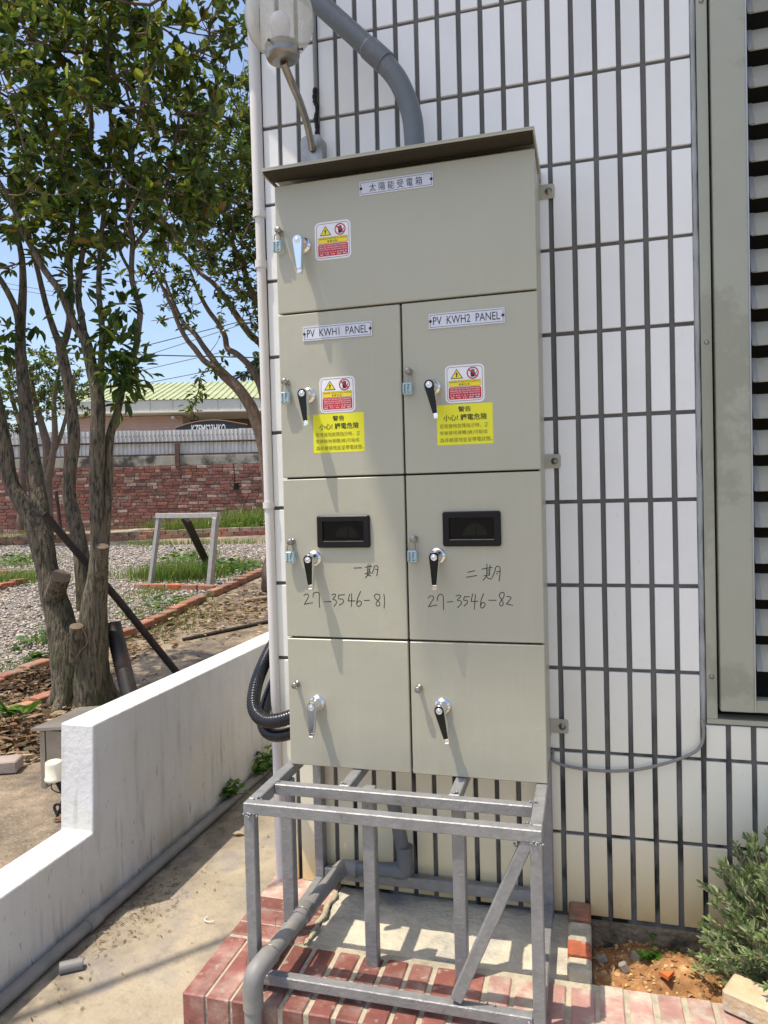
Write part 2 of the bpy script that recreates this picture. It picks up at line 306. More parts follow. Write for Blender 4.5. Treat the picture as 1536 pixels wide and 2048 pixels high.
    def build(s, name, mats, parent=None, label=None):
        if not isinstance(mats, (list, tuple)): mats = [mats]
        off = wpos(parent)
        me = bpy.data.meshes.new(name)
        me.from_pydata([(v[0]-off[0], v[1]-off[1], v[2]-off[2]) for v in s.v], [], s.f)
        for mm in mats: me.materials.append(mm)
        me.polygons.foreach_set('material_index', s.m); me.polygons.foreach_set('use_smooth', s.sm); me.update()
        o = bpy.data.objects.new(name, me); COL.objects.link(o)
        if parent is not None: o.parent = parent
        if label: o['label'] = label
        return o
def wpos(p):
    w = V((0, 0, 0))
    while p is not None: w = w + p.location; p = p.parent
    return w
def thing(name, label, cat, loc=(0, 0, 0), group=None):
    o = bpy.data.objects.new(name, None); COL.objects.link(o); o.location = loc; o.empty_display_size = .1
    return tag(o, label, cat, group)
def tag(o, label, cat, group=None, kind=None):
    o['label'] = label; o['category'] = cat
    if group: o['group'] = group
    if kind: o['kind'] = kind
    return o
def struct(o, kind='structure'): o['kind'] = kind; return o
def arc(c, r, a0, a1, n): return [(c[0]+r*math.cos(a0+(a1-a0)*i/n), c[1]+r*math.sin(a0+(a1-a0)*i/n)) for i in range(n+1)]
def rrect(x0, x1, z0, z1, r, n=5):
    p = []
    for cx, cz, a in ((x1-r, z0+r, -math.pi/2), (x1-r, z1-r, 0), (x0+r, z1-r, math.pi/2), (x0+r, z0+r, math.pi)): p += arc((cx, cz), r, a, a+math.pi/2, n)
    return p
def ring(mb, outer, inner, y, m):
    n = len(outer); mb.add([(p[0], y, p[1]) for p in outer] + [(p[0], y, p[1]) for p in inner], [(i, (i+1) % n, (i+1) % n + n, i+n) for i in range(n)], m)
_tc = {}
def glyphs(txt, bold=0.0):
    k = (txt, bold)
    if k not in _tc:
        cu = bpy.data.curves.new('t', 'FONT'); cu.body = txt; cu.size = 1; cu.resolution_u = 3; cu.offset = bold; o = bpy.data.objects.new('t', cu); COL.objects.link(o)
        dg = bpy.context.evaluated_depsgraph_get(); me = bpy.data.meshes.new_from_object(o.evaluated_get(dg))
        vs = [tuple(v.co) for v in me.vertices]; fs = [tuple(p.vertices) for p in me.polygons]
        bpy.data.objects.remove(o); bpy.data.curves.remove(cu); bpy.data.meshes.remove(me); _tc[k] = (vs, fs)
    return _tc[k]
def text(mb, txt, x0, x1, z0, z1, y, m, bold=0.0, rot=0):
    """lettering stretched into the box x0..x1, z0..z1, facing -y; rot=1 reads downwards"""
    vs, fs = glyphs(txt, bold)
    if not vs: return
    a = np.array(vs); lo = a.min(0); hi = a.max(0); u = (a[:, 0]-lo[0])/max(hi[0]-lo[0], 1e-6); w = (a[:, 1]-lo[1])/max(hi[1]-lo[1], 1e-6)
    if rot: X = x0+(x1-x0)*w; Z = z1-(z1-z0)*u
    else: X = x0+(x1-x0)*u; Z = z0+(z1-z0)*w
    mb.add([(X[i], y, Z[i]) for i in range(len(X))], fs, m)
def spline(pts, n=8):
    pts = [V(p) for p in pts]; out = []
    P = [pts[0]*2-pts[1]] + pts + [pts[-1]*2-pts[-2]]
    for i in range(1, len(P)-2):
        for k in range(n):
            t = k/n; a, b, c, d = P[i-1:i+3]
            out.append(.5*((2*b)+(c-a)*t+(2*a-5*b+4*c-d)*t*t+(3*b-a-3*c+d)*t**3))
    return out+[pts[-1]]
def leaf(mb, p, d, nrm, ln, wd, m, fold=.25):
    d = d.normalized(); s = d.cross(nrm); s = s.normalized() if s.length > 1e-4 else d.orthogonal().normalized(); n = s.cross(d)
    e = p+d*ln - n*ln*.12
    vs = [p, p+d*ln*.32+s*wd*.5+n*wd*fold, p+d*ln*.68+s*wd*.42+n*wd*fold, e, p+d*ln*.68-s*wd*.42+n*wd*fold, p+d*ln*.32-s*wd*.5+n*wd*fold]
    mb.add(vs, [(0, 1, 2, 3), (0, 3, 4, 5)], m)
def rdir(): 
    v = V(rng.normal(size=3)); return v.normalized()

# ================================================================== THE SETTING: ground
def sheet(name, xs, ys, dz, m, hf=None, jag=0.0):
    mb = MB(); nx, ny = len(xs), len(ys)
    vs = [(x + (rng.uniform(-jag, jag) if jag and i in (0, nx-1) else 0), y, (hf(x, y) if hf else H(y))+dz) for y in ys for i, x in enumerate(xs)]
    mb.add(vs, [(j*nx+i, j*nx+i+1, (j+1)*nx+i+1, (j+1)*nx+i) for j in range(ny-1) for i in range(nx-1)], 0, True)
    return struct(mb.build(name, m))
ys_all = [-400, -60, -12, -4, -2, 0, 1, 1.2] + [1.2+.75*i for i in range(1, 19)] + [25, 60, 400]
sheet('ground', [-400, -60, -25, -12, -6, -3, -1, 1, 3, 8, 30, 400], ys_all, 0.0, M_dirt)
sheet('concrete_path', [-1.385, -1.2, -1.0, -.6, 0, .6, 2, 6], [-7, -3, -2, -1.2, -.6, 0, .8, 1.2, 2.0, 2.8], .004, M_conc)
sheet('gravel_bed', [-16, -12, -9, -7, -5.5, -4.6, -3.95], [.6, 1.2]+[1.2+.75*i for i in range(1, 12)]+[9.9], .006, M_gravel)
def soilh(x, y): return .035 + .05*math.exp(-((x-.36)**2)/.02-((y+.12)**2)/.012) + .012*math.sin(31*x)*math.cos(27*y)
sheet('soil_bed', [.137+.03*i for i in range(40)], [-.29+.0285*i for i in range(11)], 0, M_soil, soilh)

# ================================================================== HOUSE
house = thing('house', 'house with white vertical wall tiles in dark joints and a louvred window', 'house', (0.4, .4, 0))
CP, RP = .06266, .237
WX0, WZ0, WX1, WZ1 = .4325, .694, 2.0, 3.25
mb = MB()
mb.box(-.8145, WX0, .008, .6, .10, 7.1); mb.box(WX1, 6, .008, .6, .10, 7.1)
mb.box(WX0+.0002, WX1-.0002, .008, .6, .10, WZ0); mb.box(WX0+.0002, WX1-.0002, .008, .6, WZ1, 7.1)
wall = mb.build('wall', M_joint, house)
mb = MB(); mb.box(-.8, 6, .001, .6, -.1, .0995); mb.build('wall_base', M_base, house)
mb = MB(); mb.box(-.8145, 6, .602, 8, -.1, 7.1); mb.build('side_wall', M_wall2, house)
mb = MB(); mb.box(-2.012, 7, -1.5, 8.6, 7.1, 7.28, .01); mb.box(-2.012, 7, -1.53, -1.502, 7.02, 7.30, .004); mb.build('roof_eave', M_fascia, house)
# ---- tiles: every one in view an object
TW, TH = .0487, .2265
def tile_mesh(w, h):
    t = MB(); t.obox((0, 0, 0), V((1, 0, 0)), V((0, 1, 0)), V((0, 0, 1)), w/2, .0047, h/2, .0011)
    me = bpy.data.meshes.new('tile'); me.from_pydata(t.v, [], t.f); me.materials.append(M_tile); me.update(); return me
tm = {}
ow = wpos(wall)
def tile(c, x0, x1, z0, z1, stuff=None):
    w, h = round(x1-x0, 4), round(z1-z0, 4)
    dx, dz, ry = random.uniform(-.0006, .0006), random.uniform(-.0008, .0008), random.uniform(-.0025, .0025)
    if stuff is not None:
        stuff.obox(((x0+x1)/2+dx, .0045, (z0+z1)/2+dz), V((1, 0, 0)), V((0, 1, 0)), V((0, 0, 1)), w/2, .0045, h/2, .0012); return
    k = (w, h)
    if k not in tm: tm[k] = tile_mesh(w, h)
    o = bpy.data.objects.new('tile', tm[k]); COL.objects.link(o); o.parent = wall
    o.location = V(((x0+x1)/2+dx, .0045+random.uniform(-.0004, .0004), (z0+z1)/2+dz)) - ow; o.rotation_euler = (random.uniform(-.0015, .0015), ry, random.uniform(-.004, .004))
stuff = MB()
for r in range(-20, 10):
    zt, zb = 2.48-RP*r-.0055, 2.48-RP*(r+1)+.0055
    for c in range(-13, 95):
        x0, x1 = CP*c+.007, CP*(c+1)-.007
        if c == 6: x1 = min(x1, WX0-.001) if zb > WZ0-.2 and zt < WZ1+.3 and r <= 6 else x1
        if x1 > WX0 and x0 < WX1 and zb < WZ1 and zt > WZ0:
            if zb >= WZ0-.001 and zt <= WZ1: 
                if c != 6: continue
            elif zb < WZ0: tile(c, x0, x1, zb, WZ0-.014, None if c < 10 else stuff); continue
            elif x0 > WX0-.001: continue
        inview = -2 <= r and c < 10
        tile(c, x0, x1, zb, zt, None if inview else stuff)
struct(stuff.build('tile_field', M_tile, wall), 'stuff')
# ---- louvred window, a part of the house
win = thing('window', 'x', 'x', (0, 0, 0)); del win['label']; del win['category']; win.parent = house; win.location = (0, 0, 0)
win.location = -wpos(house)+V((.45, 0, WZ0))
mb = MB(); mb.tube([(WX0+.007, .004, z) for z in np.linspace(WZ0-.02, WZ1, 60)], [random.uniform(.006, .0095) for _ in range(60)], 8); mb.build('sealant_bead', M_seal, win)
mb = MB(); mb.box(.4475, .474, -.006, .05, WZ0+.006, WZ1); mb.box(.4475, WX1, -.006, .05, WZ0-.008, WZ0+.005); mb.build('outer_frame', M_winframe, win)
mb = MB(); mb.box(.4805, .5655, -.018, .03, WZ0+.03, WZ1, .002); mb.build('stile', M_winframe, win)
mb = MB(); mb.box(.5658, WX1, -.016, .03, WZ0+.03, WZ0+.062, .002); mb.build('bottom_rail', M_winframe, win)
mb = MB(); mb.box(.5632, .5668, -.0205, -.017, WZ0+.032, WZ1, .0006); mb.build('edge_bead', M_alum, win)
mb = MB(); mb.box(.476, WX1, .12, .16, WZ0, WZ1); mb.build('dark_interior', M_dark, win)
mb = MB()
for z in np.arange(WZ0+.12, WZ1, .9): mb.lathe((.461, -.006, z), (0, -1, 0), [(.006, 0), (.006, .002), (.003, .004), (0, .0045)], 10)
mb.build('frame_screws', M_steel, win)
PITCH = .0955
for i in range(22):
    zb = 2.4575 - PITCH*(i-3) - .0
    if zb < WZ0+.07: break
    mb = MB(); a = V((.572, .004, zb+.064)); 
    # blade: a folded sheet, upper edge inside, lower edge outside with a lip
    prof = [(.014, .066), (.012, .067), (-.013, .006), (-.016, .001), (-.013, 0), (-.008, .004), (.012, .060)]
    n = len(prof); x0, x1 = .5745, WX1
    vs = [(x0, p[0], zb+p[1]) for p in prof] + [(x1, p[0], zb+p[1]) for p in prof]
    mb.add(vs, [tuple(range(n)), tuple(range(2*n-1, n-1, -1))] + [(k, k+n, (k+1) % n + n, (k+1) % n) for k in range(n)], 0)
    # end clip
    vs = [(x, p[0]-.0025, zb+p[1]+.001) for x in (.5700, .5835) for p in prof]
    mb.add(vs, [tuple(range(n)), tuple(range(2*n-1, n-1, -1))] + [(k, k+n, (k+1) % n + n, (k+1) % n) for k in range(n)], 1)
    mb.build('louvre_blade', [M_blade, M_clip], win)
# white pipe at the corner
pp = thing('white_pipe', 'white plastic pipe running down the left corner of the tiled house', 'pipe', (-.815, -.01, 0))
def cornerx(z): return -.8285 + .0095*(2.8-z)/2.3
mb = MB(); mb.tube([(cornerx(z), -.006, z) for z in (2.21, 3.0, 4.2, 7.0)], .0185, 14); mb.build('upper_pipe', M_pvcw, pp)
mb = MB(); mb.tube([(cornerx(z)+.001, -.006, z) for z in (.08, .6, 1.2, 1.7, 2.2205)], .0148, 14); mb.build('lower_pipe', M_pvcw, pp)
for z, h in ((2.215, .02), (2.06, .024), (1.305, .02)):
    mb = MB(); mb.tube([(cornerx(z), -.006, z-h/2), (cornerx(z), -.006, z+h/2)], .0205 if z > 2.1 else .0185, 14); mb.build('coupling', M_pvcw, pp)

# ================================================================== ELECTRICAL CABINET
CX0, CX1, CZ0, CZ1, FY = -.668, .034, .582, 2.205, -.25
cab = thing('electrical_cabinet', 'tall beige metal electrical cabinet with seven locked doors on the tiled wall', 'cabinet', (-.317, -.12, CZ0))
mb = MB(); mb.box(CX0+.004, CX1-.002, -.231, -.002, CZ0, CZ1-.012, .003); mb.build('cabinet_body', M_cab, cab)
mb = MB(); mb.box(CX0+.009, CX1-.007, -.2335, -.2312, CZ0+.008, CZ1-.03); mb.build('door_seal', M_cabin, cab)
mb = MB()
x0, x1, ya, yb, zt = -.682, .037, -.302, .0, 2.212
mb.add([(x0, ya, zt), (x1, ya, zt), (x1, yb, zt+.016), (x0, yb, zt+.016), (x0, ya, zt-.003), (x1, ya, zt-.003), (x1, yb, zt+.013), (x0, yb, zt+.013)],
       [(0, 1, 2, 3), (7, 6, 5, 4), (0, 4, 5, 1), (1, 5, 6, 2), (2, 6, 7, 3), (3, 7, 4, 0)])
mb.box(x0, x1, ya, ya+.0025, zt-.0085, zt-.0032, .0008)
mb.box(x1-.0022, x1, ya+.003, -.002, zt-.016, zt-.0035); mb.box(x0, x0+.0022, ya+.003, -.002, zt-.016, zt-.0035)
mb.build('rain_hood', M_cab, cab)
mb = MB(); mb.box(CX0-.010, CX1-.004, -.2985, -.2325, 2.1995, 2.2085, .002); mb.build('hood_shade_strip', mat('painted_hood_shade', (.035, .03, .02), rough=.9), cab)  # dark strip added so the underside of the hood reads as shaded
for i, (bxx, bz) in enumerate(((.036, 2.17), (.038, 1.411), (.0445, .654))):
    mb = MB(); mb.prism(rrect(bxx-.012, bxx+.038, bz-.02, bz+.02, .007, 4), -.0035, -.0008); mb.box(bxx-.012, bxx-.0095, -.03, -.0036, bz-.02, bz+.02)
    br = mb.build('bracket', M_cab, cab)
    mb = MB(); mb.lathe((bxx+.021, -.0036, bz), (0, -1, 0), [(.010, 0), (.010, .0015), (.0065, .0017), (.0065, .006), (.004, .0062), (.004, .012), (0, .0122)], 12); mb.build('bolt', M_steel, br)
SX = -.3195
D = {}
def door(x0, x1, z0, z1, key, label=None):
    mb = MB(); mb.box(x0, x1, FY, FY+.0185, z0, z1, .0022); D[key] = mb.build('door', M_cab, cab, label); return D[key]
g = .0026
Z3, Z2, Z1 = 1.8315, 1.3795, .9385
door(CX0, CX1, Z3+g, CZ1-.022, 'top', 'wide top door with a Chinese nameplate and a red warning sticker')
door(CX0, SX-g, Z2+g, Z3-g, 'k1', 'left door with the PV KWH1 PANEL nameplate and a yellow label'); door(SX+g, CX1, Z2+g, Z3-g, 'k2', 'right door with the PV KWH2 PANEL nameplate and a yellow label')
door(CX0, SX-g, Z1+g, Z2-g, 'm1', 'left door with a black meter window and handwriting ending in 81'); door(SX+g, CX1, Z1+g, Z2-g, 'm2', 'right door with a black meter window and handwriting ending in 82')
door(CX0, SX-g, CZ0, Z1-g, 'b1', 'plain bottom left door'); door(SX+g, CX1, CZ0, Z1-g, 'b2', 'plain bottom right door')
EP = .00035
# ---- handles: chrome boss, long lever, key cylinder
def handle(dk, cx, cz, tx, tz, chrome=False):
    d = D[dk]
    mb = MB(); mb.lathe((cx, FY, cz), (0, -1, 0), [(.0225, 0), (.0225, .003), (.0195, .0065), (.0155, .008), (.0145, .012), (.0145, .020), (.012, .0225), (.0115, .034)], 28)
    mb.build('handle_base', M_chrome, d)
    mb = MB(); y0, y1 = FY-.048, FY-.034
    px, pz = cx, cz; L = math.hypot(tx-px, tz-pz); ux, uz = (tx-px)/L, (tz-pz)/L; nx, nz = -uz, ux
    def outl(rw, tw, l0): 
        a = math.atan2(-uz, -ux); pts = [(px+rw*math.cos(a+t), pz+rw*math.sin(a+t)) for t in np.linspace(-math.pi/2, math.pi/2, 11)]
        return pts + [(px+ux*l0+nx*s*tw, pz+uz*l0+nz*s*tw) for s in (-1, 1)]
    o = outl(.0142, .0072, L); o2 = outl(.0126, .0058, L-.002)
    if (o[0][0]-o[1][0]) is None: pass
    area = sum(o[i][0]*o[(i+1) % len(o)][1]-o[(i+1) % len(o)][0]*o[i][1] for i in range(len(o)))
    if area < 0: o = o[::-1]; o2 = o2[::-1]
    mb.prism(o, y0+.003, y1, 0)
    mb.add([(p[0], y0+.003, p[1]) for p in o] + [(p[0], y0, p[1]) for p in o2], [(i, i+len(o), (i+1) % len(o)+len(o), (i+1) % len(o))[::-1] for i in range(len(o))], 0)
    mb.flat(o2, y0, 1)
    ex, ez = px+ux*L, pz+uz*L
    mb.obox((ex+ux*.004, (y0+y1)/2+.001, ez+uz*.004), V((nx, 0, nz)), V((0, 1, 0)), V((ux, 0, uz)), .0062, .0045, .0045, .001, 0)
    mb.obox((ex+ux*.010, (y0+y1)/2-.002, ez+uz*.010), V((nx, 0, nz)), V((0, 1, 0)), V((ux, 0, uz)), .0055, .006, .002, .0008, 0)
    mb.lathe((px, y0-.0002, pz), (0, -1, 0), [(.0085, 0), (.0085, .0012), (.0068, .0015), (.0062, .0004), (.0045, .0006), (.0042, .0022), (0, .0022)], 20, 0)
    mb.build('handle', [M_chrome, M_chrome if chrome else M_darkmirror], d)
handle('top', -.587, 2.0125, -.584, 1.936, True)
handle('k1', -.5855, 1.6045, -.5775, 1.530); handle('k2', -.2385, 1.6055, -.2245, 1.5305)
handle('m1', -.5815, 1.158, -.577, 1.089); handle('m2', -.2365, 1.164, -.2375, 1.091)
handle('b1', -.5835, .7585, -.5865, .688, True); handle('b2', -.2325, .768, -.216, .695)
for k, x, z in (('top', -.6565, 2.055), ('k1', -.6505, 1.6445), ('m1', -.6465, 1.205), ('b1', -.645, .809), ('k2', -.3035, 1.649), ('m2', -.3, 1.210), ('b2', -.297, .814)):
    mb = MB(); mb.lathe((x+.004, FY, z), (0, -1, 0), [(.0085, 0), (.0085, .0025), (.006, .003), (.0055, .016), (.0085, .0165), (.0088, .024), (.0065, .0265), (0, .027)], 18); mb.build('latch_knob', M_steel, D[k])
# ---- nameplates
def nameplate(k, x0, x1, z0, z1, txt, tx0, tx1, tz0, tz1, bold=0.0):
    mb = MB(); y = FY-.0022; mb.prism([(x0, z0), (x1, z0), (x1, z1), (x0, z1)], y, FY-.0001, 0)
    i = .0034; w = .0009; o = [(x0+i, z0+i), (x1-i, z0+i), (x1-i, z1-i), (x0+i, z1-i)]; ii = [(x0+i+w, z0+i+w), (x1-i-w, z0+i+w), (x1-i-w, z1-i-w), (x0+i+w, z1-i-w)]
    ring(mb, o, ii, y-EP, 1); text(mb, txt, tx0, tx1, tz0, tz1, y-EP, 1, bold)
    for x in (x0+.0045, x1-.0045): mb.lathe((x, y, (z0+z1)/2), (0, -1, 0), [(.0037, 0), (.0037, .001), (.002, .0024), (0, .0026)], 12, 1)
    mb.build('nameplate', [M_plate, M_ink], D[k])
nameplate('top', -.4235, -.2245, 2.1235, 2.1605, '太 陽 能 受 電 箱', -.396, -.253, 2.131, 2.1525)
nameplate('k1', -.5955, -.3990, 1.7525, 1.7915, 'PV  KWH1  PANEL', -.5835, -.4105, 1.762, 1.7825)
nameplate('k2', -.2445, -.0483, 1.7560, 1.7950, 'PV  KWH2  PANEL', -.2330, -.0600, 1.7655, 1.786)
# ---- red warning stickers and lemon labels
def sticker(k, x0, x1, z0, z1):
    mb = MB(); y = FY-.0004; W_, H_ = x1-x0, z1-z0
    X = lambda u: x0+W_*u
    Z = lambda v: z0+H_*v
    mb.flat(rrect(x0, x1, z0, z1, .013), y, 0)
    i, w = .0045, .0011; ring(mb, rrect(x0+i, x1-i, z0+i, z1-i, .0095), rrect(x0+i+w, x1-i-w, z0+i+w, z1-i-w, .0086), y-EP, 2)
    mb.flat([(X(.14), Z(.64)), (X(.46), Z(.64)), (X(.30), Z(.90))], y-EP, 3)
    mb.flat([(X(.172), Z(.657)), (X(.428), Z(.657)), (X(.30), Z(.867))], y-2*EP, 4)
    mb.flat([(X(.30), Z(.83)), (X(.265), Z(.745)), (X(.295), Z(.755)), (X(.285), Z(.70)), (X(.272), Z(.70)), (X(.297), Z(.672)), (X(.318), Z(.705)), (X(.305), Z(.705)), (X(.335), Z(.785)), (X(.303), Z(.772))], y-3*EP, 3)
    c = (X(.71), Z(.77)); R = .0155
    cir = lambda r: [(c[0]+r*math.cos(t), c[1]+r*math.sin(t)) for t in np.linspace(0, 2*math.pi, 28, endpoint=False)]
    mb.flat([(c[0]-.0052, c[1]-.010), (c[0]+.0045, c[1]-.010), (c[0]+.0065, c[1]-.003), (c[0]+.0052, c[1]+.002), (c[0]-.0058, c[1]+.001)], y-EP, 3)
    for fx, fh in ((-.0046, .0075), (-.0019, .0098), (.0009, .0098), (.0036, .0082)): mb.flat([(c[0]+fx-.0011, c[1]+.0012), (c[0]+fx+.0011, c[1]+.0012), (c[0]+fx+.0011, c[1]+fh), (c[0]+fx-.0011, c[1]+fh)], y-EP, 3)
    mb.flat([(c[0]+.0055, c[1]-.006), (c[0]+.0075, c[1]-.0045), (c[0]+.0108, c[1]+.0025), (c[0]+.0090, c[1]+.0032)], y-EP, 3)
    ring(mb, cir(R), cir(R-.0029), y-2*EP, 1)
    t = (math.cos(-.72), math.sin(-.72)); n = (-t[1], t[0])
    mb.flat([(c[0]+t[0]*a*(R-.002)+n[0]*b*.0016, c[1]+t[1]*a*(R-.002)+n[1]*b*.0016) for a, b in ((-1, -1), (1, -1), (1, 1), (-1, 1))], y-3*EP, 1)
    mb.flat(rrect(X(.085), X(.915), Z(.43), Z(.595), .003), y-EP, 3); mb.flat(rrect(X(.09), X(.91), Z(.435), Z(.59), .0026), y-2*EP, 4)
    text(mb, 'DANGER OF ELECTRICAL SHOCKS', X(.11), X(.89), Z(.53), Z(.575), y-3*EP, 3); text(mb, '電 擊 危 險 !', X(.35), X(.65), Z(.45), Z(.51), y-3*EP, 3)
    mb.flat(rrect(X(.085), X(.915), Z(.095), Z(.415), .005), y-EP, 1)
    for s, v0, a, b in (('ONLY ELECTRICIANS AND AUTHORISED', .355, .12, .88), ('PERSONS ARE ALLOWED TO MAKE', .295, .12, .88), ('ADJUSTMENTS UNDER SUPERVISIONS', .235, .12, .88), ('只 有 電 氣 工 作 人 員 獲 授 權', .175, .12, .88), ('者 可 作 調 整', .118, .12, .88)):
        text(mb, s, X(a), X(b), Z(v0), Z(v0+.038), y-2*EP, 0)
    mb.build('warning_sticker', [M_white, M_red, M_dred, M_ink, M_yel], D[k])
sticker('top', -.5535, -.4515, 1.9665, 2.068); sticker('k1', -.5525, -.4510, 1.554, 1.6505); sticker('k2', -.2050, -.1035, 1.5605, 1.658)
def lemon(k, x0, x1, z0, z1):
    mb = MB(); y = FY-.0003; W_, H_ = x1-x0, z1-z0; X = lambda u: x0+W_*u; Z = lambda v: z0+H_*v
    mb.flat([(x0, z0), (x1, z0), (x1, z1), (x0, z1)], y, 0)
    text(mb, '警告', X(.39), X(.62), Z(.81), Z(.945), y-EP, 1, .012); text(mb, '小心! 觸電危險', X(.12), X(.90), Z(.595), Z(.755), y-EP, 1, .012)
    text(mb, '若有接地故障指示時，正', X(.05), X(.92), Z(.41), Z(.525), y-EP, 2); text(mb, '常被接地導體(線)可能成', X(.05), X(.90), Z(.235), Z(.35), y-EP, 2); text(mb, '為非被接地並呈帶電狀態。', X(.05), X(.985), Z(.065), Z(.18), y-EP, 2)
    mb.build('warning_label', [M_lemon, M_ink, mat('faded_label_print', (.16, .15, .02), var=.1)], D[k])
lemon('k1', -.5735, -.4280, 1.446, 1.5515); lemon('k2', -.2296, -.0840, 1.4525, 1.557)
# ---- meter windows
def meter(k, x0, x1, z0, z1):
    mb = MB(); y0, y1 = FY-.0095, FY-.0003; ix0, ix1, iz0, iz1 = x0+.0165, x1-.0165, z0+.0165, z1-.016
    o, i_ = rrect(x0, x1, z0, z1, .006, 4), rrect(ix0, ix1, iz0, iz1, .002, 4)
    o2 = rrect(x0+.003, x1-.003, z0+.003, z1-.003, .0045, 4)
    ring(mb, o2, i_, y0, 0); n = len(o)
    mb.add([(p[0], y0+.003, p[1]) for p in o] + [(p[0], y0, p[1]) for p in o2], [(j, (j+1) % n, (j+1) % n+n, j+n) for j in range(n)], 0, True)
    mb.add([(p[0], y1, p[1]) for p in o] + [(p[0], y0+.003, p[1]) for p in o], [(j, (j+1) % n, (j+1) % n+n, j+n) for j in range(n)], 0)
    mb.add([(p[0], y0, p[1]) for p in i_] + [(p[0], y1, p[1]) for p in i_], [(j, (j+1) % n, (j+1) % n+n, j+n) for j in range(n)], 0)
    mb.flat([(ix0, iz0), (ix1, iz0), (ix1, iz1), (ix0, iz1)], y1, 1)
    cx, cz = (ix0+ix1)/2, (iz0+iz1)/2
    mb.flat([(cx+.032*math.cos(t)+.008, iz0+.010+.032*math.sin(t)) for t in np.linspace(.05, math.pi-.05, 24)], y1-.0008, 2)
    mb.box(cx-.004, cx+.045, y1-.0022, y1-.001, iz0+.006, iz0+.0115, 0, 0); mb.box(cx+.0105, cx+.013, y1-.002, y1-.001, iz0+.010, iz0+.040, 0, 0)
    mb.box(ix0+.001, ix1-.001, y0+.002, y0+.0032, iz0+.0002, iz0+.0018, 0, 3)
    w = mb.build('meter_window', [M_blackp, M_dark, mat('dim_meter_dial', (.014, .013, .010), var=.5, scale=40), M_steel], D[k])
    mb = MB(); mb.flat([(ix0, iz0), (ix1, iz0), (ix1, iz1), (ix0, iz1)], y0+.0042, 0); mb.build('glass_pane', M_glass, D[k])
meter('m1', -.5685, -.4183, 1.1875, 1.275); meter('m2', -.2197, -.0692, 1.1890, 1.2795)
# ---- marker pen writing
def hand(k, ox, oy, strokes):
    for nm, part in (('handwriting', [q for q in strokes if q[0][1] < 650]), ('handwritten_number', [q for q in strokes if q[0][1] >= 650])): pen(k, ox, oy, part, nm)
def pen(k, ox, oy, strokes, nm):
    mb = MB()
    for st in strokes:
        pts = [PY(ox+a/7.314, oy+b/7.314, FY) for a, b in st]
        if len(pts) > 2: pts = spline(pts, 5)
        else: pts = [pts[0].lerp(pts[1], t) for t in (0, .5, 1)]
        mb.stroke([(p.x, p.z) for p in pts], FY-.0003-EP*.0, .0021, 0)
        for e in (pts[0], pts[-1]): mb.flat([(e.x+.00105*math.cos(t), e.z+.00105*math.sin(t)) for t in np.linspace(0, 6.283, 8, endpoint=False)], FY-.00045, 0)
    mb.build(nm, M_marker, D[k])
hand('m1', 590, 1080, [[(865, 410), (975, 405)], [(1025, 400), (1125, 380)], [(1070, 355), (1060, 490)], [(1100, 355), (1090, 485)], [(1060, 430), (1095, 425)], [(1060, 460), (1095, 455)], [(1025, 490), (1110, 480)], [(1080, 500), (1030, 550)], [(1050, 505), (1110, 525)],
     [(1160, 385), (1150, 430), (1125, 490)], [(1160, 385), (1190, 375), (1210, 388), (1213, 430), (1195, 520)], [(1175, 425), (1203, 432)],
     [(130, 810), (160, 790), (190, 795), (195, 830), (165, 890), (138, 940)], [(138, 940), (260, 915)], [(265, 835), (268, 785), (300, 765), (345, 770), (356, 810), (355, 900), (362, 990)], [(430, 905), (530, 900)],
     [(540, 800), (580, 790), (595, 812), (552, 865), (595, 880), (605, 920), (570, 970)], [(640, 805), (725, 800)], [(640, 805), (640, 860), (690, 862), (710, 890), (690, 930), (645, 950)],
     [(800, 790), (785, 850), (778, 890)], [(778, 890), (880, 890)], [(830, 780), (825, 970)], [(960, 750), (925, 830), (903, 910), (908, 955), (935, 970), (967, 940), (968, 900), (930, 892), (908, 920)], [(1015, 885), (1090, 880)],
     [(1235, 800), (1190, 790), (1160, 820), (1180, 860), (1230, 905), (1240, 950), (1205, 965), (1185, 940), (1200, 900), (1243, 845), (1235, 800)], [(1300, 790), (1310, 880), (1303, 995)]])
hand('m2', 840, 1080, [[(700, 472), (800, 448)], [(675, 545), (830, 520)], [(905, 425), (1055, 400)], [(980, 355), (975, 520)], [(1025, 365), (1015, 515)], [(980, 445), (1020, 440)], [(978, 485), (1018, 480)], [(935, 525), (1020, 510)], [(975, 530), (920, 590)], [(975, 535), (1000, 560), (1045, 570)],
     [(1105, 410), (1090, 470), (1055, 550)], [(1105, 410), (1120, 388), (1150, 385), (1170, 410), (1170, 500), (1155, 600)], [(1120, 465), (1160, 460)], [(1120, 490), (1135, 498)],
     [(120, 850), (150, 820), (188, 822), (200, 850), (165, 910), (125, 975)], [(125, 975), (250, 950)], [(255, 885), (260, 830), (290, 795), (325, 800), (340, 845), (345, 1020)], [(400, 908), (478, 900)],
     [(530, 820), (570, 805), (595, 825), (547, 880), (595, 892), (605, 930), (550, 990)], [(650, 830), (720, 830)], [(650, 830), (640, 880), (685, 882), (692, 920), (645, 965)],
     [(770, 790), (755, 860), (750, 900)], [(750, 900), (850, 895)], [(810, 800), (795, 1010)], [(930, 785), (900, 860), (885, 940), (892, 985), (918, 993), (950, 960), (945, 922), (910, 918), (890, 950)], [(1005, 880), (1115, 882)],
     [(1230, 775), (1195, 765), (1160, 800), (1170, 840), (1212, 900), (1215, 945), (1185, 965), (1165, 940), (1185, 890), (1227, 830), (1230, 775)], [(1270, 825), (1310, 830), (1330, 852), (1265, 935)], [(1265, 935), (1355, 955)]])
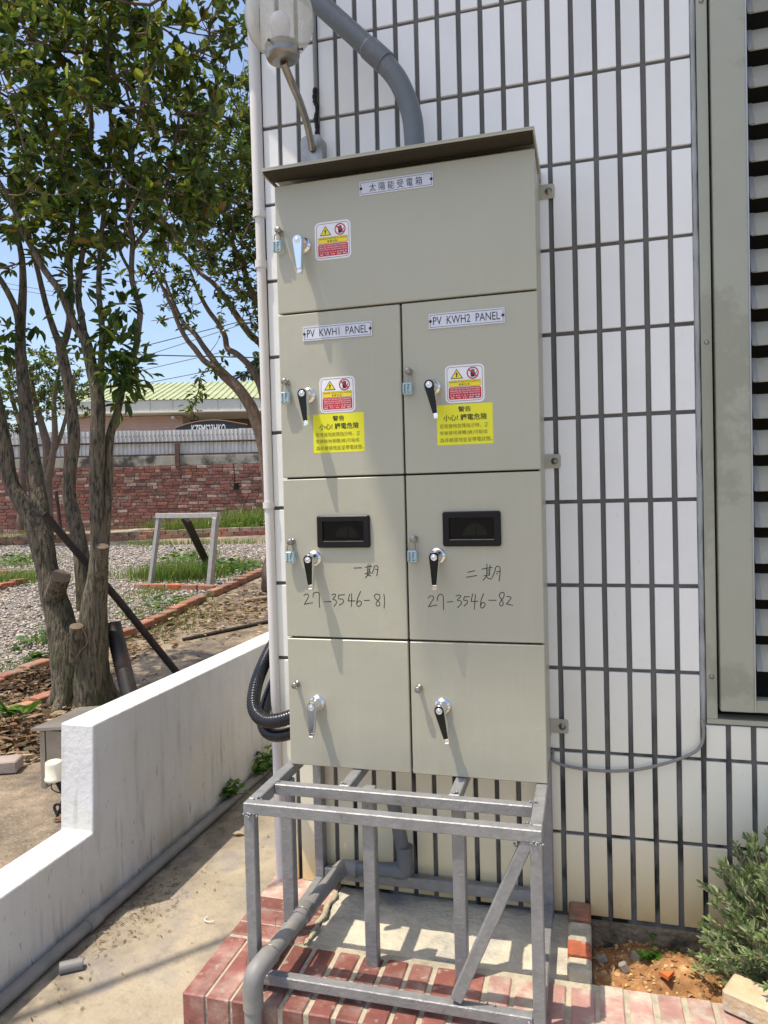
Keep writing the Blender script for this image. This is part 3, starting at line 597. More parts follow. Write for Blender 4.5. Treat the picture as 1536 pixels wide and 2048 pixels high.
# ---- padlocks hang on the knobs: things of their own
def padlock(x, z, kx, kz, tilt, label, t1, t2):
    t = thing('padlock', label, 'padlock', (x, FY-.012, z-.015), 'small blue padlocks on the cabinet doors')
    mb = MB(); y0, y1 = FY-.0175, FY-.0065; w, h = .0125, .0155
    mb.box(x-w, x+w, y0, y1, z-h, z+h, .0022, 0)
    text(mb, t1, x+.0005, x+.0075, z-h+.004, z+h-.005, y0-.0003, 1, .01, 1); text(mb, t2, x-.0085, x-.0035, z-h+.003, z+h-.004, y0-.0003, 1, .01, 1)
    mb.lathe((x-w+.004, y0, z-h+.004), (0, -1, 0), [(.0013, 0), (.0013, .0006), (0, .0006)], 8, 1)
    mb.build('lock_body', [M_lock, M_ink], t)
    mb = MB(); top = kz-.001
    pts = [(x-.0085, FY-.012, z+h-.001), (x-.0085, FY-.012, top-.008), (x-.006, FY-.012, top-.001), (kx, FY-.012, top+.0065), (x+.006, FY-.012, top-.001), (x+.0085, FY-.012, top-.008), (x+.0085, FY-.012, z+h-.001)]
    mb.tube(spline(pts, 5), .0016, 8); mb.build('shackle', M_steel, t)
padlock(-.6590, 2.014, -.6525, 2.048, 0, 'pale blue padlock hanging beside the top door handle', 'No:3', '000003')
padlock(-.6480, 1.601, -.6465, 1.638, 0, 'pale blue padlock left of the PV KWH1 door handle', 'No:1', '000470')
padlock(-.6465, 1.1625, -.6425, 1.1985, 0, 'pale blue padlock left of the handle on the door numbered 81', 'No:1', '000003')
padlock(-.3035, 1.604, -.2995, 1.6425, 0, 'pale blue padlock between the two PV KWH doors', 'No:3', '000003')
padlock(-.3015, 1.164, -.296, 1.2035, 0, 'pale blue padlock between the two meter window doors', 'No:3', '000003')

# ================================================================== STEEL STAND
FX0, FX1, FYF, TZ, ZP = -.686, .034, -.511, .58, .115
st = thing('steel_stand', 'silver painted square tube stand under the cabinet on the brick plinth', 'stand', (-.32, -.25, ZP))
T = .0285
def bar(name, x0, x1, y0, y1, z0, z1):
    mb = MB(); mb.box(x0, x1, y0, y1, z0, z1, .0022); return mb.build(name, M_silver, st)
bar('top_rail', FX0, FX1, FYF, FYF+T, TZ-T, TZ)
bar('top_rail', FX0+T, FX1-T, -.386, -.386+T*.95, TZ-T, TZ-.0005)
bar('side_rail', FX0, FX0+T, FYF+T+.0005, -.004, TZ-T, TZ+.0004); bar('side_rail', FX1-T, FX1, FYF+T+.0005, -.004, TZ-T, TZ+.0004)
for cx in (-.475, -.188): bar('cross_bar', cx-T/2, cx+T/2, -.386+T*.95+.0005, -.045, TZ-T, TZ-.0002)
bar('top_rail', FX0+T+.0005, FX1-T-.0005, -.044, -.006, TZ-T, TZ-.0003)
bar('leg', FX0+.0005, FX0+T-.0005, FYF+.0005, FYF+T-.0005, ZP, TZ-T-.0004); bar('leg', FX1-T+.0005, FX1-.0005, FYF+.0005, FYF+T-.0005, ZP, TZ-T-.0004)
bar('leg', FX0+.0005, FX0+T-.0005, -.043, -.006, ZP, TZ-T-.0004); bar('leg', FX1-T+.0005, FX1-.0005, -.043, -.006, ZP, TZ-T-.0004)
bar('leg', FX0+.001, FX0+.035, -.292, -.262, ZP+.0435, TZ-T-.0004)
bar('leg', -.429, -.429+.032, -.358, -.326, .098, TZ-.006); bar('leg', -.196, -.196+.032, -.358, -.326, .098, TZ-T-.0012)
BR = .042
bar('bottom_rail', FX0+T+.0004, FX1-T-.0004, FYF+.001, FYF+.0265, ZP+.016, ZP+BR); bar('bottom_rail', FX0+T+.0004, FX1-T-.0004, -.040, -.012, ZP+.035, ZP+.035+.034)
bar('bottom_rail', FX0+.002, FX0+T-.002, FYF+T+.0006, -.0445, ZP+.016, ZP+BR); bar('bottom_rail', FX1-T+.002, FX1-.002, FYF+T+.0006, -.0445, ZP+.016, ZP+BR)
a, b = PY(1050, 1690, -.49), PY(925, 1968, -.49); a.y = b.y = -.4965
dv = (b-a).normalized(); a = a-dv*.022; b = b+dv*.034; mb = MB(); mb.obox((a+b)/2, V((0, 1, 0)), dv.cross(V((0, 1, 0))), dv, .0125, .0135, (b-a).length/2, .002); mb.build('diagonal_brace', M_silver, st)

mb = MB()
for (wx, wy, wz) in [(FX0+T, FYF+.002, TZ-T), (FX1-T, FYF+.002, TZ-T), (FX0+T, FYF+T, TZ), (FX1-T, FYF+T, TZ), (FX0+T, -.366, TZ), (FX1-T, -.366, TZ), (-.475, -.350, TZ), (-.188, -.350, TZ), (FX1-.01, FYF, TZ-T), (FX0+.012, FYF, TZ-T), (-.415, -.359, TZ-.02), (-.18, -.359, TZ-.025), (FX1-T, FYF, ZP+.03), (FX0+T, FYF, ZP+.03), (-.09, FYF+.02, ZP+.043), (-.02, -.49, TZ-T-.02)]:
    for k in range(7):
        c = V((wx+random.uniform(-.012, .012), wy+random.uniform(-.004, .004), wz+random.uniform(-.006, .004))); r_ = random.uniform(.002, .0042); mb.lathe(c-V((0, 0, r_*.7)), (0, 0, 1), [(0, 0), (r_, r_*.5), (r_*.8, r_*1.2), (0, r_*1.5)], 7)
mb.build('weld_beads', M_silver, st)
# ================================================================== BRICK PLINTH
pl = thing('brick_plinth', 'low plinth of glazed red bricks round a concrete slab under the steel stand', 'plinth', (-.35, -.28, 0))
PX0, PYF = -.842, -.558
mb = MB(); mb.box(PX0+.004, 2.2, PYF+.004, -.296, 0, ZP-.004); mb.box(PX0+.004, -.618, -.295, .017, 0, ZP-.004); mb.build('mortar_bed', M_plmortar, pl)
gx, gy = 24, 12; mb = MB()
vs = []
for j in range(gy+1):
    for i in range(gx+1):
        x = -.612+(.074+.612)*i/gx; y = -.312+(.329)*j/gy
        if i == 0: x += random.uniform(-.006, .006)
        vs.append((x, y + (random.uniform(-.006, .006) if j == 0 else 0), .1015+random.uniform(-.0015, .0015)+(.006 if i == 0 else 0)))
mb.add(vs, [(j*(gx+1)+i, j*(gx+1)+i+1, (j+1)*(gx+1)+i+1, (j+1)*(gx+1)+i) for j in range(gy) for i in range(gx)], 0, True); mb.build('concrete_slab', M_slab, pl)
def brick(parent, c, hx, hy, hz, m, yaw=0.0, bev=.004, ax=None, tilt=.006, name='brick'):
    mb = MB(); a = V((math.cos(yaw), math.sin(yaw), 0)); b = V((-math.sin(yaw), math.cos(yaw), 0)); u = V((random.uniform(-tilt, tilt), random.uniform(-tilt, tilt), 1)).normalized()
    a = (a-u*a.dot(u)).normalized(); b = u.cross(a)
    mb.obox(c, a, b, u, hx, hy, hz, bev); return mb.build(name, m, parent)
bp = .0662
n = 0; x = PX0
while x < 2.1:
    w = (.0605 if x < -.66 else .0545)+random.uniform(-.0015, .0015); d = .243
    m = M_brick if x < -.03 else M_brickp
    if -.13 < x < -.03: m = M_brickp
    yb = PYF+.238 if x < .1 else PYF+.262
    mb = MB(); dz = random.uniform(-.0015, .0015); mb.box(x, x+w, PYF+random.uniform(-.0015, .0015), yb+random.uniform(-.002, .002), .004, ZP+dz, .0035); mb.build('brick', m, pl); x += bp; n += 1
y = PYF+.252
while y < -.002:
    mb = MB(); w = .0600+random.uniform(-.0012, .0012); mb.box(PX0+random.uniform(-.002, .002), -.620, y, min(y+w, .016), .004, ZP+random.uniform(-.0015, .0015), .0035); mb.build('brick', M_brickp if y > -.14 else M_brick, pl); y += bp
mb = MB(); mb.tube([(-.615+random.uniform(-.004, .004), yy, .112+random.uniform(-.003, .003)) for yy in np.linspace(-.31, -.05, 16)], [random.uniform(.006, .012) for _ in range(16)], 7, wob=.25); mb.build('mortar_ridge', M_plmortar, pl)
# edging wall between the slab and the soil
ed = thing('brick_edging', 'short row of old orange bricks between plinth slab and soil bed', 'edging', (.105, -.14, 0))
mb = MB(); mb.box(.079, .131, -.293, .016, 0, .128); mb.build('mortar_core', M_plmortar, ed)
for (y0, y1, mm, h) in ((-.086, .0, M_brickk, .152), (-.17, -.092, M_plmortar, .146), (-.235, -.176, M_bricko, .147), (-.294, -.241, M_plmortar, .142)):
    mb = MB(); mb.box(.074, .134, y0, y1, .0, h, .006); mb.build('brick', mm, ed)
# pale brick at the lower right corner
pb = PZ(1500, 2040, .15)
t = thing('pale_brick', 'pale cream brick with an orange patch lying at the lower right by the bush', 'brick', (pb.x, pb.y, ZP))
mb = MB(); c = V((.515, -.335, ZP+.028)); ya = -.50
mb.obox(c, V((math.cos(ya), math.sin(ya), 0)), V((-math.sin(ya), math.cos(ya), 0)), V((0, 0, 1)), .085, .042, .026, .006); mb.build('brick_body', mat('pale_cream_brick', (.52, .41, .27), rough=.9, var=.15, scale=20, bump=.4, bscale=60, col2=(.62, .58, .5), c2scale=9, c2lo=.5, c2hi=.58), t)
mb = MB(); mb.prism([(c.x+.03+.018*math.cos(q)*(1+.2*math.sin(3*q)), q) for q in ()], 0, 0) if False else mb.add([(c.x+.035+.02*math.cos(q)*(1+.2*math.sin(3*q)), c.y-.012+.013*math.sin(q), c.z+.0268) for q in np.linspace(0, 6.283, 14, endpoint=False)], [tuple(range(14))]); mb.build('orange_patch', M_bricko, t)

# ================================================================== PIPES, CABLES, LAMP
# big grey conduit above the cabinet
t = thing('grey_conduit', 'thick grey plastic conduit bending up and left from the cabinet roof', 'conduit', (-.3, -.12, 2.22))
yy = -.12
P1 = [PY(829, 330, yy), PY(829, 285, yy), PY(822, 225, yy), PY(797, 163, yy), PY(762, 118, yy)]
P1[0].z = 2.218; P1[0].x = P1[1].x - .001
mb = MB(); sp = spline(P1, 8); mb.tube(sp, .0285, 20); mb.build('bend', M_pvc, t)
e0 = PY(762, 118, yy); e1 = PY(640, 8, yy); dd = (e1-e0).normalized()
mb = MB(); mb.tube([e0-dd*.02, e0+dd*.05], [.0318, .0318], 20); mb.tube([e0+dd*.0505, e0+dd*.058], [.0318, .0288], 20); mb.build('socket', M_pvc, t)
mb = MB(); mb.tube([e0+dd*.03, e1+dd*.8], .0283, 20); mb.build('straight_pipe', M_pvc, t)
mb = MB(); mb.tube([P1[0], P1[0]+V((0, 0, .022))], .032, 20); mb.build('collar', M_pvc, t)
# lower grey conduit through the stand
t = thing('floor_conduit', 'grey plastic conduit running through the steel stand and over the plinth edge', 'conduit', (-.6, -.3, .15))
w0, w1 = PY(786, 1600, -.06), PY(811, 1742, -.06); c1 = PY(684, 1735, -.06)
r = .0205
mb = MB(); mb.tube([w0, w1+V((0, 0, .03))], r, 16); mb.tube([w1+V((0, 0, .02)), w1+V((0, 0, .075))], r+.004, 16); mb.build('riser', M_pvc, t)
mb = MB(); mb.tube(spline([w1+V((0, 0, .03)), w1+V((0, 0, .008)), w1+V((-.008, 0, 0)), w1+V((-.035, 0, 0))], 5), r+.004, 16); mb.build('elbow', M_pvc, t)
mb = MB(); mb.tube([w1+V((-.03, 0, 0)), c1], r, 16); mb.build('cross_pipe', M_pvc, t)
f1 = PY(519, 1934, -.565)
du = (f1-c1).normalized()
mb = MB(); mb.tube(spline([c1+V((.05, 0, 0)), c1+V((.015, 0, 0)), c1+V((.003, -.004, 0)), c1+du*.045], 5), r+.0035, 16); mb.build('elbow', M_pvcl, t)
mb = MB(); mb.tube([c1+V((.048, 0, 0)), c1+V((.03, 0, 0))], r+.0045, 16); mb.build('collar', M_pvcl, t)
mb = MB(); mb.tube([c1+du*.03, f1-du*.03], r, 16); mid = c1.lerp(f1, .53); mb.tube([mid-du*.03, mid-du*.028, mid+du*.03], [r+.001, r+.0035, r+.0035], 16); mb.build('long_pipe', M_pvcl, t)
dn = V((-.01, -.02, -1)).normalized()
mb = MB(); mb.tube(spline([f1-du*.055, f1-du*.02, f1+V((-.005, -.012, -.008)), f1+V((-.008, -.020, -.036)), f1+V((-.0085, -.021, -.085))], 6), r+.0038, 16); mb.build('elbow', M_pvcl, t)
mb = MB(); mb.tube([f1+V((-.0085, -.021, -.05)), V((f1.x-.010, f1.y-.024, -.02))], r, 16); mb.build('down_pipe', M_pvcl, t)
for q, lx in ((f1-du*.05, FX0), (mid+du*.01, FX0)):
    mb = MB(); pts = [q+V((.004*0+(r+.005)*math.cos(a), 0, (r+.005)*math.sin(a))) for a in np.linspace(-.5, 4.0, 14)]; pts.append(V((lx-.004, q.y+.01, q.z-.02))); pts.append(V((lx-.008, q.y+.012, q.z-.045))); mb.tube(pts, .0011, 5); mb.build('wire_tie', M_steel, t)
# black corrugated conduits
def corr(name, label, ctrl, R):
    t = thing(name, label, 'conduit', ctrl[0], 'black corrugated conduits beside the cabinet')
    pts = spline(ctrl, 30); L = 0; acc = [0]
    for a, b in zip(pts, pts[1:]): L += (b-a).length; acc.append(L)
    fine = []; rr = []; step = .0022; s = 0; i = 0
    while s < L:
        while acc[i+1] < s: i += 1
        f = (s-acc[i])/(acc[i+1]-acc[i]); fine.append(pts[i].lerp(pts[i+1], f)); ph = (s/.0088) % 1; rr.append(R*(1+.055*(1 if ph < .5 else -1))); s += step
    mb = MB(); mb.tube(fine, rr, 16); mb.build('hose', M_conduitb, t)
corr('corrugated_conduit', 'upper thick black corrugated conduit curving out of the cabinet side', [PY(600, 1426, -.12), PY(560, 1440, -.12), PY(527, 1440, -.11), PY(508, 1415, -.08), PY(512, 1370, -.03), PY(532, 1318, .05), PY(556, 1272, .14), PY(575, 1235, .2)], .0205)
corr('corrugated_conduit', 'lower black corrugated conduit curving under the other one', [PY(600, 1460, -.10), PY(562, 1471, -.10), PY(537, 1466, -.09), PY(526, 1443, -.06), PY(535, 1400, -.0), PY(552, 1358, .06), PY(575, 1310, .12)], .0185)
# wall cable
cb = [PY(1106, 1500, -.02), PY(1112, 1525, -.012), PY(1180, 1540, -.012), PY(1260, 1541, -.012), PY(1330, 1527, -.012), PY(1384, 1507, -.012), PY(1402, 1490, -.012), PY(1407, 1466, -.012), PY(1404, 1440, -.01)]
mb = MB(); mb.tube(spline(cb, 8), .0045, 8); tag(mb.build('wall_cable', M_wire), 'thin grey cable sagging along the tiles from the cabinet to the window corner', 'cable')
# pipe along the low wall
t = thing('ground_pipe', 'grey plastic pipe lying along the foot of the low white wall', 'pipe', (-1.36, 0, .025))
pts = [(-1.361+random.uniform(-.002, .002), y, .0245) for y in np.linspace(-1.6, 2.3, 14)]
mb = MB(); mb.tube(pts, .0195, 14); mb.build('pipe_run', M_pvcl, t)
mb = MB(); mb.tube([(-1.361, -.245, .0245), (-1.361, -.19, .0245)], .0232, 14); mb.build('coupling', M_pvcl, t)
sp_ = PZ(165, 1857-90+190, .02)
t = thing('pipe_stub', 'short cut piece of grey pipe lying beside the long ground pipe', 'pipe', (-1.275, -.44, .02))
mb = MB(); mb.tube([(-1.312, -.425, .018), (-1.262, -.39, .018)], .016, 14, cap=False); mb.tube([(-1.312, -.425, .018), (-1.262, -.39, .018)], .0135, 14, cap=False); mb.build('stub', M_pvcl, t)
# wall lamp
t = thing('wall_lamp', 'wall lamp with a milky clear globe on a bent steel arm above the cabinet', 'lamp', (-.633, 0, 2.37))
lx0, lx1, lz0, lz1 = -.668, -.600, 2.30, 2.415
mb = MB(); mb.prism([(lx0, lz0), (lx1, lz0)] + arc((lx1-.016, lz1-.016), .016, 0, math.pi/2, 5) + arc((lx0+.016, lz1-.016), .016, math.pi/2, math.pi, 5), -.042, -.0005); mb.build('wall_box', M_steel, t)
for sx, x in ((-1, lx0-.012), (1, lx1+.012)):
    mb = MB(); mb.box(x-.013, x+.013, -.003, -.0006, lz0+.008, lz0+.032, .0008); mb.lathe((x, -.003, lz0+.02), (0, -1, 0), [(.006, 0), (.005, .003), (0, .0035)], 10); mb.build('fixing_lug', M_steel, t)
gy = -.27
ca = PY(567, 122, gy)
ab = PY(624, 298, -.045); 
mb = MB(); mb.tube(spline([ab, PY(615, 252, -.10), PY(600, 205, -.17), PY(583, 165, -.23), ca+V((0, 0, -.006))], 8), .0105, 14); mb.build('arm', M_steel, t)
tilt = V((-.05, -.06, 1)).normalized()
mb = MB(); mb.lathe(ca, tilt, [(0, -.004), (.030, -.003), (.0425, .004), (.0455, .012), (.0455, .040), (.043, .040), (.043, .012)], 44, 0, False); mb.build('globe_collar', M_steel, t)
mb = MB()
for an in (0.2, 2.3, 4.4): mb.lathe(ca+tilt*.028+V((.0455*math.cos(an), .0455*math.sin(an), 0)), (math.cos(an), math.sin(an), 0), [(.0022, 0), (.0022, .008), (.004, .0085), (.004, .0105), (0, .011)], 8)
mb.build('collar_screws', M_rust, t)
prof = []
for k in range(25):
    th = -1.12+(math.pi/2+1.10)*k/24; prof.append((.0925*math.cos(th), .112+.1*math.sin(th)))
mb = MB(); mb.lathe(ca, tilt, [(.0385, .012)]+prof, 40); mb.build('globe', M_globe, t)
mb = MB(); mb.lathe(ca, tilt, [(.0, .02), (.02, .02), (.022, .05), (.0245, .078), (.028, .088), (.0285, .098), (.026, .110), (.02, .119), (.01, .124), (0, .125)], 28); mb.build('bulb', M_white, t)
lc = thing('lamp_cable', 'thin black taped cable dropping down the tiles to the lamp box', 'cable', (-.622, -.012, 2.42))
mb = MB(); mb.tube([(-.628, -.006, 2.95), (-.6275, -.006, 2.56)], .0065, 8); mb.build('grey_sleeve', M_wire, lc)
mb = MB(); mb.tube(spline([(-.6275, -.010, 2.57), (-.630, -.012, 2.535), (-.622, -.013, 2.51), (-.627, -.014, 2.475), (-.623, -.016, 2.45), (-.624, -.02, 2.41)], 6), [random.uniform(.0045, .0085) for _ in range(31)], 8); mb.build('taped_joint', M_blackp, lc)

# ================================================================== LOW WHITE WALL, STEEL BOX, LIGHT SENSOR
lw = thing('low_white_wall', 'low white painted wall with a step down and dark stains', 'wall', (-1.445, .5, 0))
mb = MB()
out = [(-.160, 0), (2.6, 0), (2.6, .615), (-.150, .615)]
def yz_prism(mb, pts, x0, x1, bev):
    n = len(pts); vs = [(x0, a, b) for a, b in pts] + [(x1, a, b) for a, b in pts]
    mb.add(vs, [tuple(range(n))[::-1], tuple(range(n, 2*n))] + [(i, (i+1) % n, (i+1) % n+n, i+n) for i in range(n)])
yz_prism(mb, [(-3.2, 0), (2.6, 0), (2.6, .615), (-.152, .618), (-.170, .279), (-3.2, .272)], -1.508, -1.385, 0)
o = mb.build('wall_body', M_lowwall, lw)
bv = o.modifiers.new('soft_edges', 'BEVEL'); bv.width = .006; bv.segments = 2; bv.limit_method = 'ANGLE'
t = thing('steel_box', 'weathered steel box with a sloping lid fixed behind the end of the low white wall', 'box', (-1.6, .1, .33))
q = PY(63, 1458, -.05); b0 = PY(88, 1575, -.03)
mb = MB(); mb.box(b0.x+.012, -1.509, -.03, .175, b0.z+.01, .546, .003); mb.build('box_body', M_steelb := mat('weathered_stainless', (.36, .33, .29), rough=.4, metal=.55, var=.2, scale=12, col2=(.26, .22, .17), c2scale=6), t)
mb = MB(); mb.box(b0.x-.010, b0.x+.010, -.034, .18, b0.z-.004, .544, .003); mb.build('door', M_steelb, t)
mb = MB(); xa, xb, ya, yb = q.x, -1.5095, -.055, .20
mb.add([(xa, ya, .556), (xb, ya, .578), (xb, yb, .579), (xa, yb, .557), (xa, ya, .546), (xb, ya, .568), (xb, yb, .569), (xa, yb, .547)], [(0, 1, 2, 3), (7, 6, 5, 4), (0, 4, 5, 1), (1, 5, 6, 2), (2, 6, 7, 3), (3, 7, 4, 0)]); mb.build('lid', M_steelb, t)
t = thing('light_sensor', 'small cream cylinder light sensor on a bracket in front of the steel box', 'sensor', (-1.6, -.1, .33))
s0, s1 = PY(108, 1560, -.115), PY(110, 1523, -.115)
mb = MB(); mb.lathe(s0, (0, 0, 1), [(0, 0), (.0285, 0), (.029, .008), (.0265, .010), (.0262, .052), (.0255, .060), (.024, .0625), (.0235, .0595), (0, .0585)], 26); mb.build('sensor_cap', M_cream, t)
mb = MB(); mb.tube([s0+V((.012, 0, 0)), s0+V((.018, .02, -.05)), s0+V((.03, .05, -.12))], .008, 8); mb.tube(spline([s0+V((-.008, 0, 0)), s0+V((-.01, 0, -.03)), s0+V((.01, .01, -.045)), s0+V((.03, .03, -.05))], 5), .0018, 6); mb.build('stem', M_blackp, t)
mb = MB()
for k in range(5):
    a0 = PG(112+4*k, 1640-6*k); mb.tube(spline([a0, a0+V((.03*random.uniform(-1, 1), .02, .04)), a0+V((.06, .05*random.uniform(0, 1), .05)), V((-1.515, a0.y+.1, .15))], 5), .006, 6)
tag(mb.build('cable_stubs', M_blackp), 'loose black cable ends on the ground behind the low white wall', 'cable')

# ================================================================== THE YARD
def bricks_along(parent, a, b, ln, hw, hh, m, lift=0.0, gap=.012, jit=.006, bev=.006, skip=None):
    a, b = V(a), V(b); L = (b-a).length; d = (b-a)/L; n = int(L/(ln+gap)); yaw = math.atan2(d.y, d.x)
    for i in range(n):
        if skip and skip(i): continue
        c = a+d*((i+.5)*(ln+gap)); brick(parent, (c.x+random.uniform(-jit, jit), c.y+random.uniform(-jit, jit), H(c.y)+hh+lift+random.uniform(-jit, jit)), ln/2, hw, hh, m if not isinstance(m, list) else random.choice(m), yaw+random.uniform(-.03, .03), bev, tilt=.03)
k1 = thing('brick_kerb', 'long kerb of weathered bricks between gravel and path', 'kerb', (-3.85, 4, H(4)))
pts = [PG(0, 1368), PG(110, 1322), PG(270, 1262), PG(420, 1188), PG(540, 1134)]
a = V((-3.86, .9, 0)); mids = [V((-3.84, 2.6, 0)), V((-3.78, 3.6, 0)), V((-3.92, 5.2, 0)), V((-4.02, 7.2, 0)), V((-4.1, 9.6, 0))]
for p_, q_ in zip([a]+mids, mids): bricks_along(k1, p_, q_, .228, .052, .038, M_brickk, gap=.003, jit=.004, bev=.008)
k2 = thing('far_brick_kerb', 'low kerb of red bricks along the far edge of the gravel', 'kerb', (-8.5, 10.7, H(10.7)))
fa, fb = V((-12.5, 9.75, 0)), V((-3.6, 12.0, 0))
bricks_along(k2, fa, fb, .235, .06, .045, [M_brickk, WB[0]], 0, .015); bricks_along(k2, fa+V((.12, .03, 0)), fb, .235, .058, .04, [M_brickk, WB[2]], .088, .015)
mb = MB(); mb.obox((fa+fb)/2+V((0, 0, H(10.8)+.03)), (fb-fa).normalized(), V((0, 0, 1)).cross((fb-fa).normalized()), V((0, 0, 1)), (fb-fa).length/2, .05, .03); mb.build('mortar_bed', M_limemortar, k2)
k3 = thing('planter_edge', 'short edge of red bricks in front of the grass under the metal frame', 'edging', (-4.6, 5.7, H(5.7)))
bricks_along(k3, PG(272, 1178), PG(446, 1184), .22, .05, .035, [M_brickk, M_bricko])
k4 = thing('planter_edge', 'brick edge of a weedy bed at the left side of the gravel', 'edging', (-7.2, 5.9, H(5.9)))
bricks_along(k4, PG(-60, 1196), PG(74, 1162), .22, .05, .04, [M_brickk, M_bricko]); bricks_along(k4, PG(-60, 1150), PG(50, 1150), .22, .05, .03, [M_brickk, M_bricko])
k5 = thing('brick_row', 'half buried row of bricks among leaves left of the tree', 'edging', (-3.2, 1.6, 0))
a, b = PG(8, 1440), PG(125, 1396); bricks_along(k5, a, b, .2, .05, .03, M_brickk)
t = PG(8, 1545); mb = MB(); mb.obox((t.x-.03, t.y, .035), V((.9, .4, 0)).normalized(), V((-.4, .9, 0)).normalized(), V((0, 0, 1)), .10, .055, .03, .006)
tag(mb.build('grey_brick', mat('grey_brown_brick', (.30, .25, .22), rough=.9, var=.2, bump=.4)), 'single grey brown brick lying at the left edge beside the leaf pile', 'brick')
# metal goal-like frame
A, B = PG(300, 1168), PG(418, 1176)
t = thing('metal_frame', 'light metal three-sided frame standing in grass on the gravel', 'frame', (A.x, A.y, A.z))
hd = (B-A); hd.z = 0; hl = hd.length; hd.normalize(); hn = V((-hd.y, hd.x, 0)); M_gal = mat('weathered_galvanised', (.42, .42, .41), rough=.5, metal=.3, var=.15, scale=20)
tl, tr_ = PV(318, 1036, A, B), PV(432, 1036, A, B); zt = (tl.z+tr_.z)/2
def beam(name, p, q, w, m, par, d=None):
    dv = (q-p).normalized(); s = dv.cross(d or hn).normalized(); u = s.cross(dv); mb = MB(); mb.obox((p+q)/2, s, u, dv, w/2, w/2, (p-q).length/2, .004); return mb.build(name, m, par)
beam('leg', V((A.x, A.y, A.z-.05)), V((tl.x, tl.y, zt)), .055, M_gal, t); beam('leg', V((B.x, B.y, B.z-.05)), V((tr_.x, tr_.y, zt)), .065, M_gal, t)
beam('crossbar', V((tl.x-.03, tl.y, zt+.03)), V((tr_.x+.04, tr_.y, zt+.03)), .06, M_gal, t, V((0, 0, 1)))
p, q = PG(418, 1135), PV(372, 1040, A+hn*.06, B+hn*.06)
t2 = thing('dark_plank', 'dark timber leaning behind the light metal frame', 'plank', tuple(p)); beam('plank_body', p, q, .09, M_darkwood, t2)
A2, B2 = PG(-20, 1085), PG(123, 1072)
t = thing('thin_frame', 'thin dark metal frame standing behind the multi-stemmed tree', 'frame', tuple(B2))
tq, tl2 = PV(112, 982, A2, B2), PV(30, 988, A2, B2)
beam('leg', B2, tq, .06, M_rust, t); beam('crossbar', tl2, tq, .035, M_wire, t, V((0, 0, 1)))
# tree support pole and black tube
lo = PG(362, 1356); hi = PY(88, 1027, 1.70)
t = thing('support_pole', 'long dark wooden pole leaning across the stems of the multi-stemmed tree', 'pole', tuple(lo)); mb = MB(); mb.tube([lo, lo.lerp(hi, .5)+V((.01, 0, .01)), hi], .024, 12, wob=.06); mb.build('pole_body', M_darkwood, t)
lo = PG(268, 1425); hi = PY(226, 1250, 1.97)
t = thing('black_tube', 'wide black pipe leaning against the multi-stemmed tree', 'pipe', tuple(lo)); dv = (hi-lo); mb = MB(); mb.tube([lo, hi], .052, 18, cap=False); mb.tube([hi, lo], .046, 18, cap=False)
mb.lathe(hi, dv, [(.046, 0), (.052, 0)], 18); mb.build('tube_body', mat('scuffed_black_plastic', (.02, .017, .016), rough=.5, var=.4, scale=8, col2=(.07, .045, .03), c2scale=5), t)
c = PG(556, 1180); mb = MB(); mb.lathe(c, (0.1, 0, 1), [(.0, 0), (.2, 0), (.2, .25), (.17, .38), (.13, .42), (0, .44)], 12); tag(mb.build('tree_stump', M_bark2), 'grey stump showing beside the house corner at the path edge', 'stump')
a, b = PG(205, 1076), PG(330, 1064); mb = MB(); mb.tube(spline([a+V((0, 0, .05)), a.lerp(b, .5)+V((0, 0, .07)), b+V((0, 0, .05))], 5), [.05, .055, .06, .05, .05, .06, .055, .05, .045, .04, .035], 9, wob=.1); tag(mb.build('fallen_branch', mat('bleached_wood', (.40, .33, .24), rough=.9, var=.2)), 'pale fallen branch lying behind the far brick kerb', 'branch')
a, b = PG(366, 1283), PG(556, 1243); mb = MB(); mb.tube([a+V((0, 0, .015)), b+V((0, 0, .02))], .017, 7, wob=.1); tag(mb.build('timber_strip', M_darkwood), 'thin dark timber strip lying on the leafy path', 'plank')
a, b = PG(488, 1206), PG(555, 1196); mb = MB(); mb.tube([a+V((0, 0, .02)), b+V((0, 0, .02))], .025, 7, wob=.1); tag(mb.build('timber_strip', M_wood), 'short pale timber piece lying on the path near the house corner', 'plank')
a, b = PG(-10, 1222), PG(88, 1214); mb = MB(); mb.tube([a+V((0, 0, .012)), a.lerp(b, .5)+V((0, .05, .012)), b+V((0, 0, .012))], .012, 6); tag(mb.build('garden_hose', M_blackp), 'thin black hose lying on the gravel left of the tree', 'hose')

# ================================================================== FAR BRICK WALL with sheet fence
W0, W1 = V((-13.3, 12.0, 0)), V((-7.3, 13.9, 0)); wd = (W1-W0).normalized(); wn = V((-wd.y, wd.x, 0))
def WA(px, py): return PV(px, py, W0, W1)
zb1, zb2 = WA(20, 940).z, WA(530, 926).z; ZWB = (zb1+zb2)/2
ZCAP = (WA(20, 919).z+WA(530, 908).z)/2; ZF = (WA(20, 869).z+WA(530, 852).z)/2; ZR1 = (WA(20, 892).z+WA(530, 879).z)/2
bw = thing('brick_boundary_wall', 'old red brick boundary wall with a stained concrete cap across the yard', 'wall', tuple(W0.lerp(W1, .5)+V((0, 0, H(13)))))
s0, s1 = -6.0, 12.5                         # distance along the wall from W0
def wb(name, sa, sb, za, zb, n0, n1, m, par, bev=.0):
    mb = MB(); c = W0+wd*((sa+sb)/2)+wn*((n0+n1)/2)+V((0, 0, (za+zb)/2)); mb.obox(c, wd, wn, V((0, 0, 1)), (sb-sa)/2, abs(n1-n0)/2, (zb-za)/2, bev); return mb.build(name, m, par)
wb('mortar_core', s0, s1, .2, ZWB, .012, .22, M_limemortar, bw)
